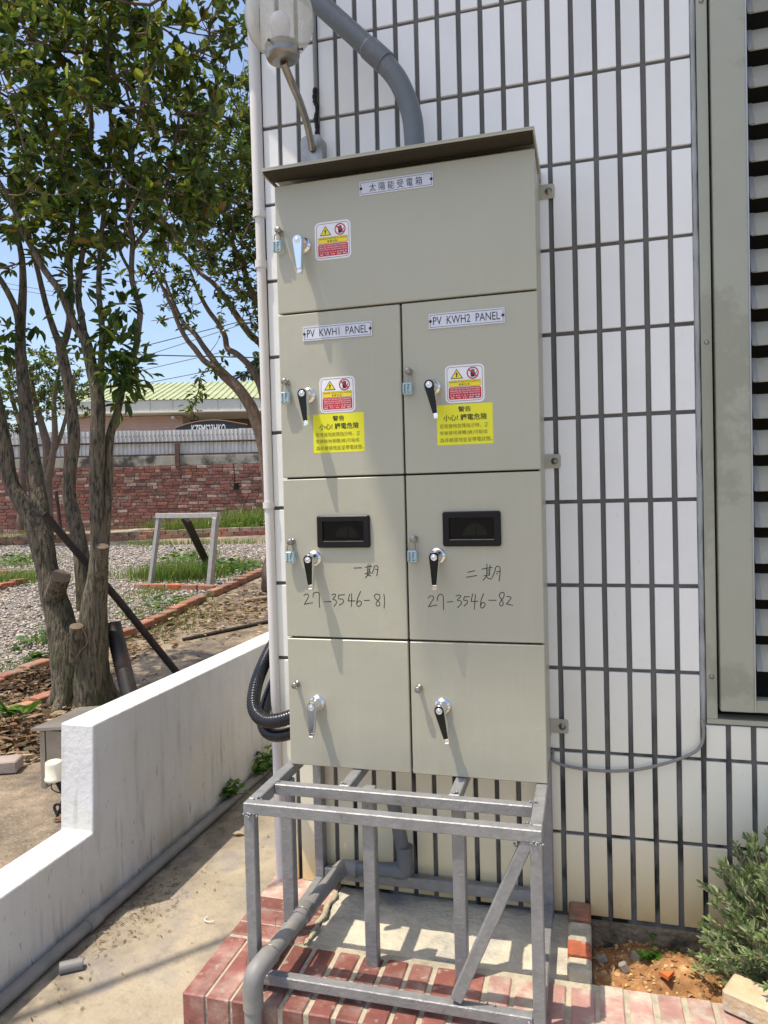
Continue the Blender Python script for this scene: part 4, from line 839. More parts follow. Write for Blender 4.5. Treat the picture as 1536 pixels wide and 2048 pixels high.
wb('concrete_cap', s0, s1, ZWB+.002, ZCAP, -.004, .23, M_cap, bw, .01)
CH = .078; nrow = int((ZWB-.35)/CH)+1; LB = .232
sv0 = (WA(0, 1000)-W0).dot(wd); sv1 = (WA(545, 1000)-W0).dot(wd); sm = (WA(205, 1000)-W0).dot(wd)
cand = []
for rI in range(nrow):
    z = ZWB-.004-CH*(rI+.5); 
    if z < .55: break
    s = s0+random.uniform(0, .1)+(rI % 2)*LB/2
    while s < s1-.3:
        L_ = LB if random.random() > .18 else .11; cand.append((s, L_, z+random.uniform(-.004, .004))); s += L_+random.uniform(.010, .018)
def key(c):
    m = c[0]+c[1]/2
    if sm <= m <= sv1: return 0+abs(m-(sm+sv1)/2)*.01
    if sv0 <= m < sm: return 1+(sm-m)
    return 50+abs(m)
cand.sort(key=key); st2 = [MB(), MB(), MB()]
bmesh_cache = {}
for i, (s, L_, z) in enumerate(cand):
    mi = random.choices((0, 1, 2), (.55, .3, .15))[0]
    c = W0+wd*(s+L_/2)+wn*(.006+random.uniform(-.005, .005))+V((0, 0, z))
    if i < 300:
        kx = (round(L_, 2), mi)
        if kx not in bmesh_cache:
            t_ = MB(); t_.obox((0, 0, 0), V((1, 0, 0)), V((0, 1, 0)), V((0, 0, 1)), L_/2, .02, CH/2-.007, .005); me = bpy.data.meshes.new('brick'); me.from_pydata(t_.v, [], t_.f); me.materials.append(WB[mi]); me.update(); bmesh_cache[kx] = me
        o = bpy.data.objects.new('brick', bmesh_cache[kx]); COL.objects.link(o); o.parent = bw; o.location = c-wpos(bw); o.rotation_euler = (random.uniform(-.02, .02), random.uniform(-.02, .02), math.atan2(wd.y, wd.x)+random.uniform(-.02, .02))
    else: st2[mi].obox(c, wd, wn, V((0, 0, 1)), L_/2, .02, CH/2-.007, .005)
for k in range(3): struct(st2[k].build('brick_field', WB[k], bw), 'stuff')
# sheet fence on top
fe = thing('sheet_fence', 'grey corrugated sheet fence with rusty rails on top of the brick wall', 'fence', tuple(W0.lerp(W1, .5)+V((0, 0, ZCAP))))
sp = .098; npan = 0; s = s0
while s < s1:
    mb = MB(); K = 8; prof = []
    for k in range(K):
        b_ = s+k*sp; prof += [(b_, 0), (b_+.052, 0), (b_+.063, .022), (b_+.087, .022)]
    prof.append((s+K*sp, 0)); tiltz = random.uniform(-.012, .012); zt = ZF+random.uniform(-.012, .012)
    lo_ = [W0+wd*(a+.0)+wn*(.10-d)+V((0, 0, ZCAP+.02)) for a, d in prof]; hi_ = [W0+wd*(a+tiltz)+wn*(.10-d)+V((0, 0, zt)) for a, d in prof]; n = len(prof)
    mb.add(lo_+hi_, [(i, i+1, i+1+n, i+n) for i in range(n-1)]); mb.build('metal_sheet', M_sheet, fe); s += K*sp
    for k in range(0): pass
wb('rail', s0, s1, ZR1-.022, ZR1+.018, .035, .07, M_rust, fe); wb('rail', s0, s1, ZCAP+.012, ZCAP+.05, .03, .07, M_rust, fe)
wb('pale_strip', s0, s1, ZCAP+.001, ZCAP+.014, .0, .03, M_cap, fe)
mb = MB(); zs = ZF-(ZF-ZCAP)*.22; s = s0+.03
while s < s1: mb.lathe(W0+wd*(s+.045)+wn*.074+V((0, 0, zs)), -wn, [(.014, 0), (.012, .01), (0, .011)], 6); s += sp
struct(mb.build('roofing_screws', M_rust, fe), 'stuff')
for px in (134, 355):
    sc_ = (WA(px, 910)-W0).dot(wd); wb('post', sc_-.055, sc_+.055, ZWB-.02, ZR1-.03, -.06, .028, M_redpost, fe, .006)
c = WA(473, 972); t = thing('outlet_box', 'small black box with a thin wire fixed to the brick wall', 'box', tuple(c)); mb = MB(); mb.obox(c-wn*.05, wd, wn, V((0, 0, 1)), .05, .035, .085, .008); mb.build('box_body', M_blackp, t)
mb = MB(); mb.tube([c-wn*.03+V((-.04, 0, .05)), V((c.x-.05, c.y, ZWB))-wn*.03], .008, 5); mb.build('wire', M_blackp, t)

# ================================================================== FAR BUILDING
F0, F1 = V((-24, 19.5, 0)), V((-11, 23.8, 0)); fd = (F1-F0).normalized(); fn = V((-fd.y, fd.x, 0))
def FA(px, py, off=0): return PV(px, py, F0+fn*off, F1+fn*off)
hb = thing('far_building', 'long low building with a pale green sheet roof beyond the brick wall', 'building', tuple(F0.lerp(F1, .6)))
e0, e1 = FA(118, 812), FA(545, 790); ze = (FA(200, 808).z+FA(530, 791).z)/2; zf = (FA(200, 836).z+FA(530, 815).z)/2
sa, sb = (e0-F0).dot(fd), (e1-F0).dot(fd)+7
def fb_(name, a, b, za, zb, n0, n1, m, bev=0):
    mb = MB(); c = F0+fd*((a+b)/2)+fn*((n0+n1)/2)+V((0, 0, (za+zb)/2)); mb.obox(c, fd, fn, V((0, 0, 1)), (b-a)/2, abs(n1-n0)/2, (zb-za)/2, bev); return mb.build(name, m, hb)
s = sa; 
while s < sb-.5: fb_('fascia_panel', s+.006, s+.844, zf+.07, ze, 0, .08, M_fascia, .006); s += .85
fb_('fascia_trim', sa, sb, zf, zf+.066, -.03, .1, M_fascia, .01)
fb_('soffit', sa, sb, zf+.02, zf+.06, .11, 2.4, M_fascia)
sw = (FA(354, 830)-F0).dot(fd)
fb_('wall', sa+.05, sw, 0, zf, .9, 5, M_pink); fb_('wall', sw+.02, sb, 0, zf, 2.4, 5.0, M_brown)
mb = MB()
for k in range(24): mb.obox(F0+fd*((sa+sw)/2)+fn*.893+V((0, 0, zf-.06-.13*k)), fd, fn, V((0, 0, 1)), (sw-sa)/2-.06, .006, .055)
mb.build('cladding_boards', M_pink, hb)
rz = FA(400, 765, 4.6).z; mb = MB(); s = sa-.2; ribs = []
while s < sb: ribs += [(s, 0), (s+.17, 0), (s+.195, .045), (s+.235, .045)]; s += .26
n = len(ribs); lo_ = [F0+fd*a+fn*(-.04)+V((0, 0, ze+.01+d)) for a, d in ribs]; hi_ = [F0+fd*a+fn*4.6+V((0, 0, rz+d)) for a, d in ribs]
mb.add(lo_+hi_, [(i, i+1, i+1+n, i+n) for i in range(n-1)]); mb.add([F0+fd*sa+fn*4.6+V((0, 0, rz)), F0+fd*sb+fn*4.6+V((0, 0, rz)), F0+fd*sb+fn*9+V((0, 0, ze)), F0+fd*sa+fn*9+V((0, 0, ze))], [(0, 1, 2, 3)])
mb.build('roof', M_roof, hb)
c = FA(347, 836, .5); mb = MB(); mb.tube([c, c+fd*.02-fn*.22], .06, 8); mb.tube([c, c+fn*.4], .02, 6); mb.build('camera', M_white, hb)
# arched sign board in front of the building
t = thing('arched_sign', 'dark arched sign board with white letters half hidden by the sheet fence', 'sign', tuple(FA(425, 850)))
so = -.6; pl_ = [(352, 857), (372, 850), (392, 845), (412, 842.5), (430, 841.5), (450, 843), (470, 846.5), (495, 851)]
pts = [FA(a, b, so) for a, b in pl_]; K = len(pts); mb = MB()
vs = pts+[p+fn*.08 for p in pts]+[V((p.x, p.y, p.z-1.2)) for p in pts]
mb.add(vs, [(i, i+1, 2*K+i+1, 2*K+i)[::-1] for i in range(K-1)] + [(i, i+1, K+i+1, K+i) for i in range(K-1)]); mb.build('board', M_sign, t)
mb = MB(); mb.tube([p+fn*.02+V((0, 0, .02)) for p in pts], .035, 6); mb.build('rim', M_brown, t)
mb = MB(); L0, L1 = FA(383, 850, so), FA(451, 848, so); gv, gf = glyphs('KZEMS23HKO', .02); ga = np.array(gv); lo_, hi_ = ga.min(0), ga.max(0)
vs = []
for v in gv:
    u = (v[0]-lo_[0])/(hi_[0]-lo_[0]); w = (v[1]-lo_[1])/(hi_[1]-lo_[1]); p = L0.lerp(L1, u); vs.append(p-fn*.02+V((0, 0, .0+.30*(w-1))))
mb.add(vs, gf); mb.build('lettering', M_white, t)

# ================================================================== VEGETATION
def dpx(p): return float(np.dot(np.array(p)-CAM, _f))/FPX      # metres per photograph pixel at that distance
def stem_pts(lst, y, dy=0.0, jit=.0):
    n = len(lst); P = []; R = []
    for i, (px, py, w) in enumerate(lst):
        p = PY(px, py, y+dy*i/max(n-1, 1)); P.append(p); R.append(max(w*.5*dpx(p), .003))
    Q = spline(P, 4); RR = list(np.interp(np.linspace(0, n-1, len(Q)), range(n), R)); return Q, RR
def add_stem(mb, pts, rr, n=12, m=0, wob=.05): mb.tube(pts, [r*(1+random.uniform(-.02, .02)) for r in rr], n, m, True, True, wob*.4)
def grow(trunk_parent, sk, blobs, nbr, ntw, leafmats, mtw, ll, lw, perleaf, wts, leafname='crown', droop=.25, tw=.0035, updir=.5):
    """fill the crown: branches first, then twigs that carry leaves; every twig starts on the nearest wood"""
    pts = [V(p) for p in sk]; wood = MB(); lv = MB()
    arr = np.array([tuple(p) for p in pts])
    vol = np.array([b[3]*b[4]*b[5]*(b[6] if len(b) > 6 else 1) for b in blobs]); vol = vol/vol.sum()
    def samp():
        b = blobs[rng.choice(len(blobs), p=vol)]; d = rdir()*(rng.random()**(1/2.4)); return V((b[0]+d.x*b[3], b[1]+d.y*b[4], b[2]+d.z*b[5]))
    def link(t, r0, r1, seg, bend):
        nonlocal arr
        dd = arr-np.array(t); dist = (dd**2).sum(1) + np.where(dd[:, 2] > .05, .3, 0)
        a = V(arr[int(np.argmin(dist))]); L = (t-a).length
        mid = a.lerp(t, .5)+rdir()*L*.10 - V((0, 0, bend*L)); pa = spline([a, mid, t], seg)
        wood.tube(pa, list(np.linspace(r0, r1, len(pa))), 5 if r0 < .006 else 7, 0, False); return pa
    for _ in range(nbr):
        pa = link(samp(), .010, .005, 4, .12); arr = np.vstack([arr, np.array([tuple(p) for p in pa])])
    for _ in range(int(nbr*2.2)):
        pa = link(samp(), .006, .003, 3, .10); arr = np.vstack([arr, np.array([tuple(p) for p in pa])])
    for _ in range(ntw):
        t = samp(); pa = link(t, tw, tw*.45, 3, .08); K = len(pa); tip = (pa[-1]-pa[-2]).normalized()
        n = rng.poisson(perleaf)
        for k in range(n):
            f = 1-(rng.random()**1.6)*.75; x = f*(K-1); i = min(int(x), K-2); p = pa[i].lerp(pa[i+1], x-i)
            d = (tip*.55+rdir()*.95+V((0, 0, updir-droop*2*rng.random()))).normalized(); nr = (V((0, 0, 1))+rdir()*.75)
            L_ = ll*rng.uniform(.65, 1.2); leaf(lv, p, d, nr, L_, L_*lw*rng.uniform(.85, 1.15), int(rng.choice(len(leafmats), p=wts)), .12)
    return wood, lv
def disc(mb, c, d, r, m=0): mb.lathe(c, d, [(r, 0), (r*.5, .002), (0, .001)], 14, m)
# ---- the multi-stemmed tree
S = [([(168, 1462, 126), (167, 1425, 110), (166, 1395, 96), (166, 1370, 66)], 1.86, 0),
 ([(152, 1440, 76), (144, 1370, 76), (136, 1310, 70), (126, 1265, 61), (117, 1225, 54), (104, 1180, 48), (95, 1140, 42), (82, 1080, 46), (70, 1040, 42)], 1.84, 0),
 ([(82, 1075, 44), (59, 1030, 36), (38, 995, 32), (20, 960, 30), (10, 899, 29), (0, 850, 28), (-12, 790, 26), (-25, 720, 22), (-30, 640, 18), (-20, 560, 14), (-10, 440, 10)], 1.84, -.1),
 ([(88, 1090, 36), (82, 1030, 33), (76, 985, 32), (66, 925, 31), (57, 860, 28), (47, 770, 24), (41, 700, 21), (42, 640, 18), (46, 580, 15), (44, 520, 12), (36, 470, 10), (30, 400, 8), (36, 300, 6), (30, 200, 5)], 1.86, .25),
 ([(41, 700, 15), (36, 640, 13), (25, 603, 12), (0, 558, 11), (-30, 520, 8)], 2.0, -.2),
 ([(172, 1220, 36), (166, 1141, 32), (160, 1090, 30), (150, 1045, 28), (141, 1005, 27), (138, 971, 26), (141, 930, 25), (148, 880, 24), (141, 800, 23), (132, 744, 21), (121, 692, 20)], 1.95, .1),
 ([(122, 695, 16), (108, 660, 13), (92, 610, 11), (77, 547, 10), (60, 480, 9), (52, 400, 8), (60, 300, 7), (70, 180, 5), (66, 60, 4)], 2.05, .25),
 ([(123, 698, 16), (136, 660, 13), (142, 600, 12), (140, 520, 11), (146, 437, 10), (144, 365, 9), (112, 290, 8), (84, 219, 7), (90, 100, 5), (96, -20, 4)], 2.05, -.1),
 ([(184, 1445, 70), (184, 1380, 68), (185, 1320, 64), (187, 1225, 54), (195, 1157, 40), (198, 1100, 34), (196, 1047, 30), (193, 1000, 28), (193, 940, 30), (195, 877, 30), (196, 801, 27), (185, 744, 24), (174, 692, 22), (165, 665, 19)], 1.80, -.05),
 ([(171, 682, 18), (146, 642, 16), (120, 583, 14), (91, 543, 13), (60, 490, 11), (44, 459, 10), (20, 400, 9), (0, 365, 8), (-30, 320, 6)], 1.75, -.3),
 ([(173, 700, 16), (166, 650, 13), (157, 600, 12), (160, 540, 11), (172, 460, 10), (175, 401, 10), (182, 300, 9), (182, 219, 8), (172, 120, 7), (168, 73, 6), (160, -40, 5)], 1.75, .2),
 ([(197, 800, 18), (203, 720, 13), (204, 656, 12), (198, 590, 11), (199, 527, 10), (205, 450, 9), (215, 360, 8), (222, 260, 7), (215, 150, 6), (220, 30, 5)], 1.76, .2),
 ([(200, 1110, 34), (213, 1010, 21), (217, 960, 18), (219, 884, 17), (226, 850, 16), (234, 828, 16), (249, 748, 15), (263, 715, 14), (272, 695, 13), (278, 650, 12), (280, 620, 12), (270, 583, 12), (263, 547, 11), (266, 474, 10)], 1.82, .1),
 ([(264, 500, 9), (285, 470, 8), (310, 437, 7), (330, 380, 6), (345, 310, 5), (360, 220, 4)], 1.92, .1),
 ([(266, 474, 9), (255, 400, 8), (262, 320, 7), (280, 230, 6), (290, 120, 5), (300, 10, 4)], 1.92, -.2),
 ([(263, 547, 7), (240, 500, 6), (232, 430, 6), (250, 340, 5)], 1.9, .2)]
tb = PY(168, 1430, 1.86)
tree = thing('tree', 'multi-stemmed tree with grooved bark and glossy leaves behind the low white wall', 'tree', (tb.x, tb.y, H(tb.y)))
skel = []; mb = MB()
for i, (l, y, dy) in enumerate(S):
    P_, R_ = stem_pts(l, y, dy); add_stem(mb, P_, R_, 14 if i in (0, 1, 8) else 10, 0, .07)
    skel += [p for p, q in zip(P_, np.linspace(0, 1, len(P_))) if p.z > 2.35]
for a in np.linspace(0, 6.28, 8)[:-1]:
    b = V((tb.x, tb.y, 0)); mb.tube(spline([b+V((.10*math.cos(a), .10*math.sin(a), .22)), b+V((.155*math.cos(a), .155*math.sin(a), .09)), b+V((.24*math.cos(a), .24*math.sin(a), -.01))], 4), list(np.linspace(.075, .03, 9)), 8, 0, True, True, .1)
mb.build('trunk', M_bark, tree)
for (a, b, w, y) in (((108, 1195), (122, 1152), 20, 1.78), ((203, 1150), (205, 1092), 13, 1.73), ((153, 1320), (153, 1252), 14, 1.68)):
    p, q = PY(*a, y+.03), PY(*b, y-.03); r = w*dpx(p)*.92; mb = MB(); mb.tube([p, p.lerp(q, .6), q], [r*1.1, r, r], 14, 0, False, True, .04); mb.lathe(q, q-p, [(r, 0), (r*.8, .003), (0, .002)], 14, 1); mb.build('branch_stub', [M_bark, M_cut], tree)
p = PY(153, 1262, 1.60); mb = MB(); mb.tube(spline([PY(147, 1258, 1.6), PY(133, 1275, 1.6), PY(135, 1292, 1.6), PY(143, 1297, 1.62)], 5), .003, 5); mb.tube(spline([PY(163, 1252, 1.6), PY(175, 1284, 1.6), PY(160, 1303, 1.61), PY(151, 1322, 1.63)], 5), .003, 5); tag(mb.build('string', M_cut), 'loose pale string hanging from the cut stub on the tree trunk', 'string')
def blob(px, py, y, rx, ry, rz, dens=1.0): p = PY(px, py, y); return (p.x, p.y, p.z, rx, ry, rz, dens)
bl = [blob(40, 230, 1.9, .75, .8, .7), blob(230, 210, 1.9, .75, .8, .65), blob(120, 420, 1.8, .75, .6, .38, 1.2), blob(290, 400, 2.0, .55, .6, .42, 1.2), blob(385, 260, 2.1, .42, .6, .5), blob(385, 395, 1.9, .2, .3, .16, 3.5), blob(195, 480, 1.9, .16, .2, .12, 4), blob(300, 30, 2.0, .7, .8, .5), blob(90, 40, 1.9, .8, .8, .5), blob(-120, 330, 1.8, .6, .7, .8, .7),
      blob(200, -180, 1.9, 1.3, 1.1, .6, .55), blob(190, 490, 1.85, .4, .4, .13, 1.3), blob(190, 350, 1.9, .5, .5, .3, 1.3)]
wood, lv = grow(tree, skel, bl, 90, 980, L_osm, M_bark2, .084, .45, 11, [.20, .34, .25, .17, .04], updir=.3)
wood.build('branches', M_bark2, tree); crown = lv
# leafy tufts low on the stems
for (px, py, y, n, r) in ((240, 700, 1.7, 60, .14), (225, 740, 1.72, 60, .13), (270, 735, 1.78, 45, .12), (215, 660, 1.72, 50, .12), (255, 775, 1.78, 30, .1), (240, 808, 1.78, 12, .08), (10, 690, 1.9, 40, .12), (20, 660, 1.9, 25, .1), (250, 610, 1.85, 40, .14), (70, 650, 2.0, 10, .06), (150, 560, 1.8, 70, .2), (150, 690, 1.95, 14, .07)):
    c = PY(px, py, y)
    for k in range(n):
        p = c+rdir()*r*rng.random(); d = (p-c).normalized()*.8+V((0, 0, -.1))+rdir()*.4; leaf(crown, p, d, V((0, 0, 1))+rdir()*.5, .095*rng.uniform(.7, 1.2), .036, int(rng.choice(5, p=[.5, .32, .12, .05, .01])), .12)
crown.build('crown', L_osm, tree)
# ---- second tree by the house corner
S2 = [([(572, 1120, 34), (556, 1060, 30), (540, 1000, 27), (535, 950, 26), (527, 890, 26), (512, 840, 25), (500, 810, 24), (475, 775, 22), (450, 752, 21), (433, 734, 18)], 5.1, -.1),
 ([(436, 738, 13), (409, 722, 12), (390, 698, 11), (374, 679, 10), (358, 650, 9), (344, 615, 8), (319, 562, 6), (300, 520, 5)], 5.0, -.2),
 ([(440, 743, 14), (428, 722, 13), (407, 693, 11), (390, 668, 10), (366, 644, 8), (345, 600, 6), (330, 560, 5)], 5.0, .2),
 ([(556, 1060, 22), (545, 900, 19), (526, 790, 16), (505, 740, 14), (475, 709, 12), (455, 697, 12), (450, 673, 11), (436, 646, 10), (417, 621, 9), (395, 580, 7), (380, 540, 5)], 5.3, .1),
 ([(560, 1000, 22), (550, 800, 17), (528, 700, 15), (501, 670, 14), (475, 634, 13), (450, 595, 12), (426, 566, 10), (397, 543, 8), (344, 486, 6)], 5.5, .1),
 ([(565, 950, 20), (550, 720, 17), (532, 634, 15), (505, 590, 13), (487, 537, 11), (471, 502, 10), (450, 440, 7), (440, 350, 5)], 5.3, .3),
 ([(560, 800, 14), (545, 600, 11), (520, 450, 9), (500, 330, 7), (490, 220, 5)], 5.2, .2)]
tb2 = PY(572, 1120, 5.1)
tree2 = thing('tree', 'thinner leaning tree with many slim branches by the corner of the tiled house', 'tree', (tb2.x, tb2.y, H(tb2.y)))
mb = MB(); sk2 = []
for l, y, dy in S2: P_, R_ = stem_pts(l, y, dy); add_stem(mb, P_, R_, 9, 0, .05); sk2 += [p for p in P_ if p.z > 2.9]
b = PY(572, 1120, 5.1); mb.tube([V((b.x+.02, b.y, H(b.y)-.05)), b+V((0, 0, .05))], [.12, .09], 10); mb.build('trunk', M_bark2, tree2)
bl2 = [blob(470, 300, 5.3, .75, .9, .8), blob(500, 460, 5.3, .6, .8, .6, 1.2), blob(400, 470, 5.2, .75, .8, .35, 1.3), blob(330, 560, 5.0, .55, .6, .32, .8), blob(450, 590, 5.2, .5, .6, .3, .7), blob(520, 610, 5.3, .35, .5, .4), blob(600, 350, 5.4, .7, .9, .9, .8), blob(360, 640, 5.0, .35, .4, .14, .7), blob(490, 640, 5.1, .35, .4, .2, .5), blob(500, 190, 5.4, .35, .5, .4, .5), blob(410, 380, 5.3, .5, .5, .4, 1.0)]
wood, lv = grow(tree2, sk2, bl2, 70, 900, L_osm, M_bark2, .088, .38, 10, [.26, .36, .22, .13, .03], tw=.004, updir=.3)
wood.build('branches', M_bark2, tree2)
for (px, py, n, r) in ((430, 738, 26, .12), (398, 755, 14, .08), (391, 790, 12, .08), (388, 820, 14, .08), (378, 808, 10, .07), (400, 780, 12, .07), (448, 712, 10, .07)):
    c = PY(px, py, 4.95)
    for k in range(n):
        p = c+rdir()*r*rng.random(); d = (p-c).normalized()*.7+V((0, 0, -.2))+rdir()*.5; leaf(lv, p, d, V((0, 0, 1))+rdir()*.6, .085*rng.uniform(.7, 1.2), .034, int(rng.choice(5, p=[.3, .35, .2, .13, .02])), .12)
lv.build('crown', L_osm, tree2)
hang = [PY(432, 742, 4.97), PY(405, 745, 4.95), PY(397, 780, 4.95), PY(386, 815, 4.95)]; mb = MB(); mb.tube(spline(hang, 5), .005, 5); mb.build('hanging_twig', M_bark2, tree2)
# ---- small-leaved tree in front of the fence
y3 = 9.6
tb3 = PG(98, 1072); tb3 = PY(98, 1060, y3)
tree3 = thing('tree', 'small-leaved olive green tree in front of the sheet fence at the left', 'tree', (tb3.x, tb3.y, H(tb3.y)))
S3 = [([(97, 1080, 22), (96, 1020, 20), (94, 960, 19), (95, 900, 18), (86, 860, 15), (70, 800, 10), (60, 740, 6)], y3, .1), ([(94, 970, 15), (104, 920, 13), (110, 870, 12), (108, 800, 9), (120, 730, 5)], y3, -.2), ([(96, 920, 10), (112, 895, 9), (125, 860, 8), (140, 800, 6), (150, 750, 4)], y3, 0), ([(40, 1060, 14), (44, 980, 13), (46, 900, 12), (40, 850, 10), (25, 800, 8), (10, 740, 5)], y3, .3)]
mb = MB(); sk3 = []
for l, y, dy in S3: P_, R_ = stem_pts(l, y, dy); add_stem(mb, P_, R_, 8, 0, .06); sk3 += [p for p in P_ if p.z > 2.6]
mb.build('trunk', M_bark2, tree3)
bl3 = [blob(20, 790, y3, .95, .8, .75), blob(95, 760, y3, .75, .8, .65), blob(140, 800, y3, .45, .6, .55, .7), blob(60, 715, y3, .6, .6, .25, .8), blob(-80, 780, y3, .9, .8, .9, .7), blob(160, 770, y3, .3, .4, .3, .4)]
wood, lv = grow(tree3, sk3, bl3, 40, 620, L_osm, M_bark2, .07, .5, 14, [.22, .3, .3, .16, .02], tw=.005)
wood.build('branches', M_bark2, tree3); lv.build('crown', L_osm, tree3)
# ---- far trees beyond the building
def far_tree(name, label, c, rx, rz, n, ls, mats, trunk_r):
    t = thing(name, label, 'tree', (c.x, c.y, .7)); mb = MB(); mb.tube([V((c.x, c.y, .4)), V((c.x+.1, c.y, c.z*.6)), V((c.x, c.y, c.z+rz*.3))], [trunk_r, trunk_r*.8, trunk_r*.3], 8); mb.build('trunk', M_bark2, t)
    lv = MB(); cl = [(rdir()*rng.uniform(.45, .95), rng.uniform(.2, .42)) for _ in range(46)]
    for k in range(n):
        d, r = cl[rng.integers(len(cl))]; q = V((d.x*rx, d.y*rx, d.z*rz))+rdir()*r*rx*.8*rng.random()**.5; leaf(lv, c+q, rdir(), rdir()+V((0, 0, .8)), ls*rng.uniform(.6, 1.3), ls*.5, int(rng.choice(3, p=[.5, .38, .12])), .1)
    lv.build('crown', mats, t); return t
c = PV(532, 742, (-40, 45, 0), (0, 58, 0)); far_tree('tree', 'dark rounded tree rising behind the green roof at the house corner', c, 1.75, 1.55, 5200, .28, L_far, .25)
c = PV(470, 772, (-40, 45, 0), (0, 58, 0)); 
pc = PV(487, 752, (-40, 40, 0), (0, 53, 0)); t = thing('palm_tree', 'small dark palm showing above the green roof', 'tree', (pc.x, pc.y, .7)); mb = MB(); mb.tube([V((pc.x, pc.y, .5)), pc], [.12, .09], 8); mb.build('trunk', M_bark2, t); lv = MB()
for k in range(15):
    a = rng.uniform(0, 6.28); el = rng.uniform(.1, 1.2); L_ = rng.uniform(.75, 1.05); d = V((math.cos(a)*math.cos(el), math.sin(a)*math.cos(el), math.sin(el))); prev = pc; pts = [pc+d*L_*f - V((0, 0, .55*L_*f*f)) for f in np.linspace(0, 1, 9)]
    for i in range(1, 9):
        tdir = (pts[i]-pts[i-1]).normalized(); s_ = tdir.cross(V((0, 0, 1))).normalized()
        for sg in (-1, 1):
            for q in (0, .5): leaf(lv, pts[i-1].lerp(pts[i], q), tdir*.6+s_*sg*.8-V((0, 0, .35)), V((0, 0, 1)), .38*(1-.5*abs(i-4)/5), .05, int(rng.choice(2)), .05)
lv.build('frond', L_far, t)

# ---- sage-green shrub at the lower right
sb_ = V((.66, -.17, .04)); sh = thing('shrub', 'bushy grey green shrub with narrow leaves against the tiled wall at the lower right', 'shrub', tuple(sb_))
mb = MB(); lv = MB(); tips = []
for k in range(430):
    a = rng.uniform(0, 6.28); el = rng.uniform(-.1, 1.45); L_ = rng.uniform(.72, 1.0)
    R_ = V((.285*math.cos(a)*math.cos(el), .225*math.sin(a)*math.cos(el), .05+.40*math.sin(el)))*L_; t_ = sb_+R_+V((0, 0, .03))
    if t_.y > -.012: t_.y = -.012-random.random()*.05
    root = sb_+V((rng.uniform(-.06, .06), rng.uniform(-.05, .05), 0)); pa = spline([root, root.lerp(t_, .5)+V((0, 0, .03))+rdir()*.02, t_], 6); mb.tube(pa, list(np.linspace(.004, .0014, len(pa))), 5, 0, False); K = len(pa)
    for q in range(52):
        f = 1-.62*rng.random()**1.3; x = f*(K-1); i = min(int(x), K-2); p = pa[i].lerp(pa[i+1], x-i); td = (pa[i+1]-pa[i]).normalized(); d = td*.9+rdir()*.75+V((0, 0, .25)); L2 = rng.uniform(.014, .027); leaf(lv, p, d, rdir()+V((0, 0, .6)), L2, L2*.33, int(rng.choice(4, p=[.36, .34, .16, .14])), .15)
mb.build('stems', M_wood, sh); lv.build('foliage', L_sage, sh)
# ---- small leafy weeds
def weed(label, base, n, spread, hgt, ll, lwid, mats, towards=V((0, 0, 1)), group=None):
    t = thing('weed', label, 'plant', tuple(base), group); mb = MB(); lv = MB()
    for k in range(n):
        d = (V((rng.normal()*spread, rng.normal()*spread, 0))+towards*rng.uniform(.3, 1)*hgt); tip = base+d; tip.z = max(tip.z, base.z+.01); pa = spline([base, base.lerp(tip, .5)+V((0, 0, hgt*.2)), tip], 4); mb.tube(pa, .0016, 5, 0, False)
        for q in range(3):
            p = pa[-1-q*2]; ld = rdir(); ld.z = abs(ld.z)*.3; leaf(lv, p, ld, V((0, 0, 1))+rdir()*.35, ll*rng.uniform(.6, 1.15), ll*lwid, int(rng.choice(3, p=[.3, .5, .2])), .08)
    mb.build('stalks', L_lush[1], t); lv.build('leaves', mats, t); return t
weed('broad-leaved weed at the foot of the low white wall near the house corner', PX(520, 1560, -1.36), 12, .05, .13, .055, .75, L_lush)
weed('round clump of lobed weed sitting on the ground pipe by the low white wall', V((PZ(458, 1612, 0).x, PZ(458, 1612, 0).y, .03)), 22, .045, .075, .04, .7, L_lush)
weed('small green weed growing from the orange soil by the tiled wall', PZ(1300, 1925, .045), 8, .025, .055, .025, .8, L_lush)
weed('tiny seedling at the foot of the tiled wall in the orange soil', PZ(1345, 1912, .06), 5, .02, .02, .018, .8, L_lush)
weed('big-leaved plant with broad light green leaves at the left edge among dry leaves', PG(18, 1445), 9, .10, .12, .13, .42, L_lush)
weed('bright lobed seedling on the brick kerb left of the tree', PG(72, 1322), 5, .05, .06, .09, .8, L_lush)
# shards and stones in the soil bed
for lab, px, py, sz, m_ in (('triangular orange tile shard lying on the orange soil', 1335, 1950, .022, mat('terracotta_shard', (.60, .16, .045), rough=.8, var=.1)),):
    c = PZ(px, py, .09); mb = MB(); P3 = [V((-.02, .012, 0)), V((.018, .016, .003)), V((0, -.02, .008))]; mb.add([c+p for p in P3]+[c+p-V((0, 0, .01)) for p in P3], [(2, 1, 0), (3, 4, 5), (0, 1, 4, 3), (1, 2, 5, 4), (2, 0, 3, 5)]); tag(mb.build('tile_shard', m_), lab, 'shard')
M_shard = mat('grey_shard', (.30, .275, .24), rough=.7, var=.15, scale=30)
for lab, px, py, zz in (('grey flat shard standing by the brick edging in the soil bed', 1203, 1918, .06), ('grey angular stone lying against the house base', 1272, 1913, .06), ('pale lumpy stone beside the brick edging', 1248, 1935, .06)):
    c = PZ(px, py, zz); mb = MB(); a = rng.uniform(0, 3); mb.obox(c, V((math.cos(a), 0, math.sin(a))), V((0, 1, 0)), V((-math.sin(a), 0, math.cos(a))), .014, .008, .011, .005); tag(mb.build('stone', M_shard), lab, 'stone')

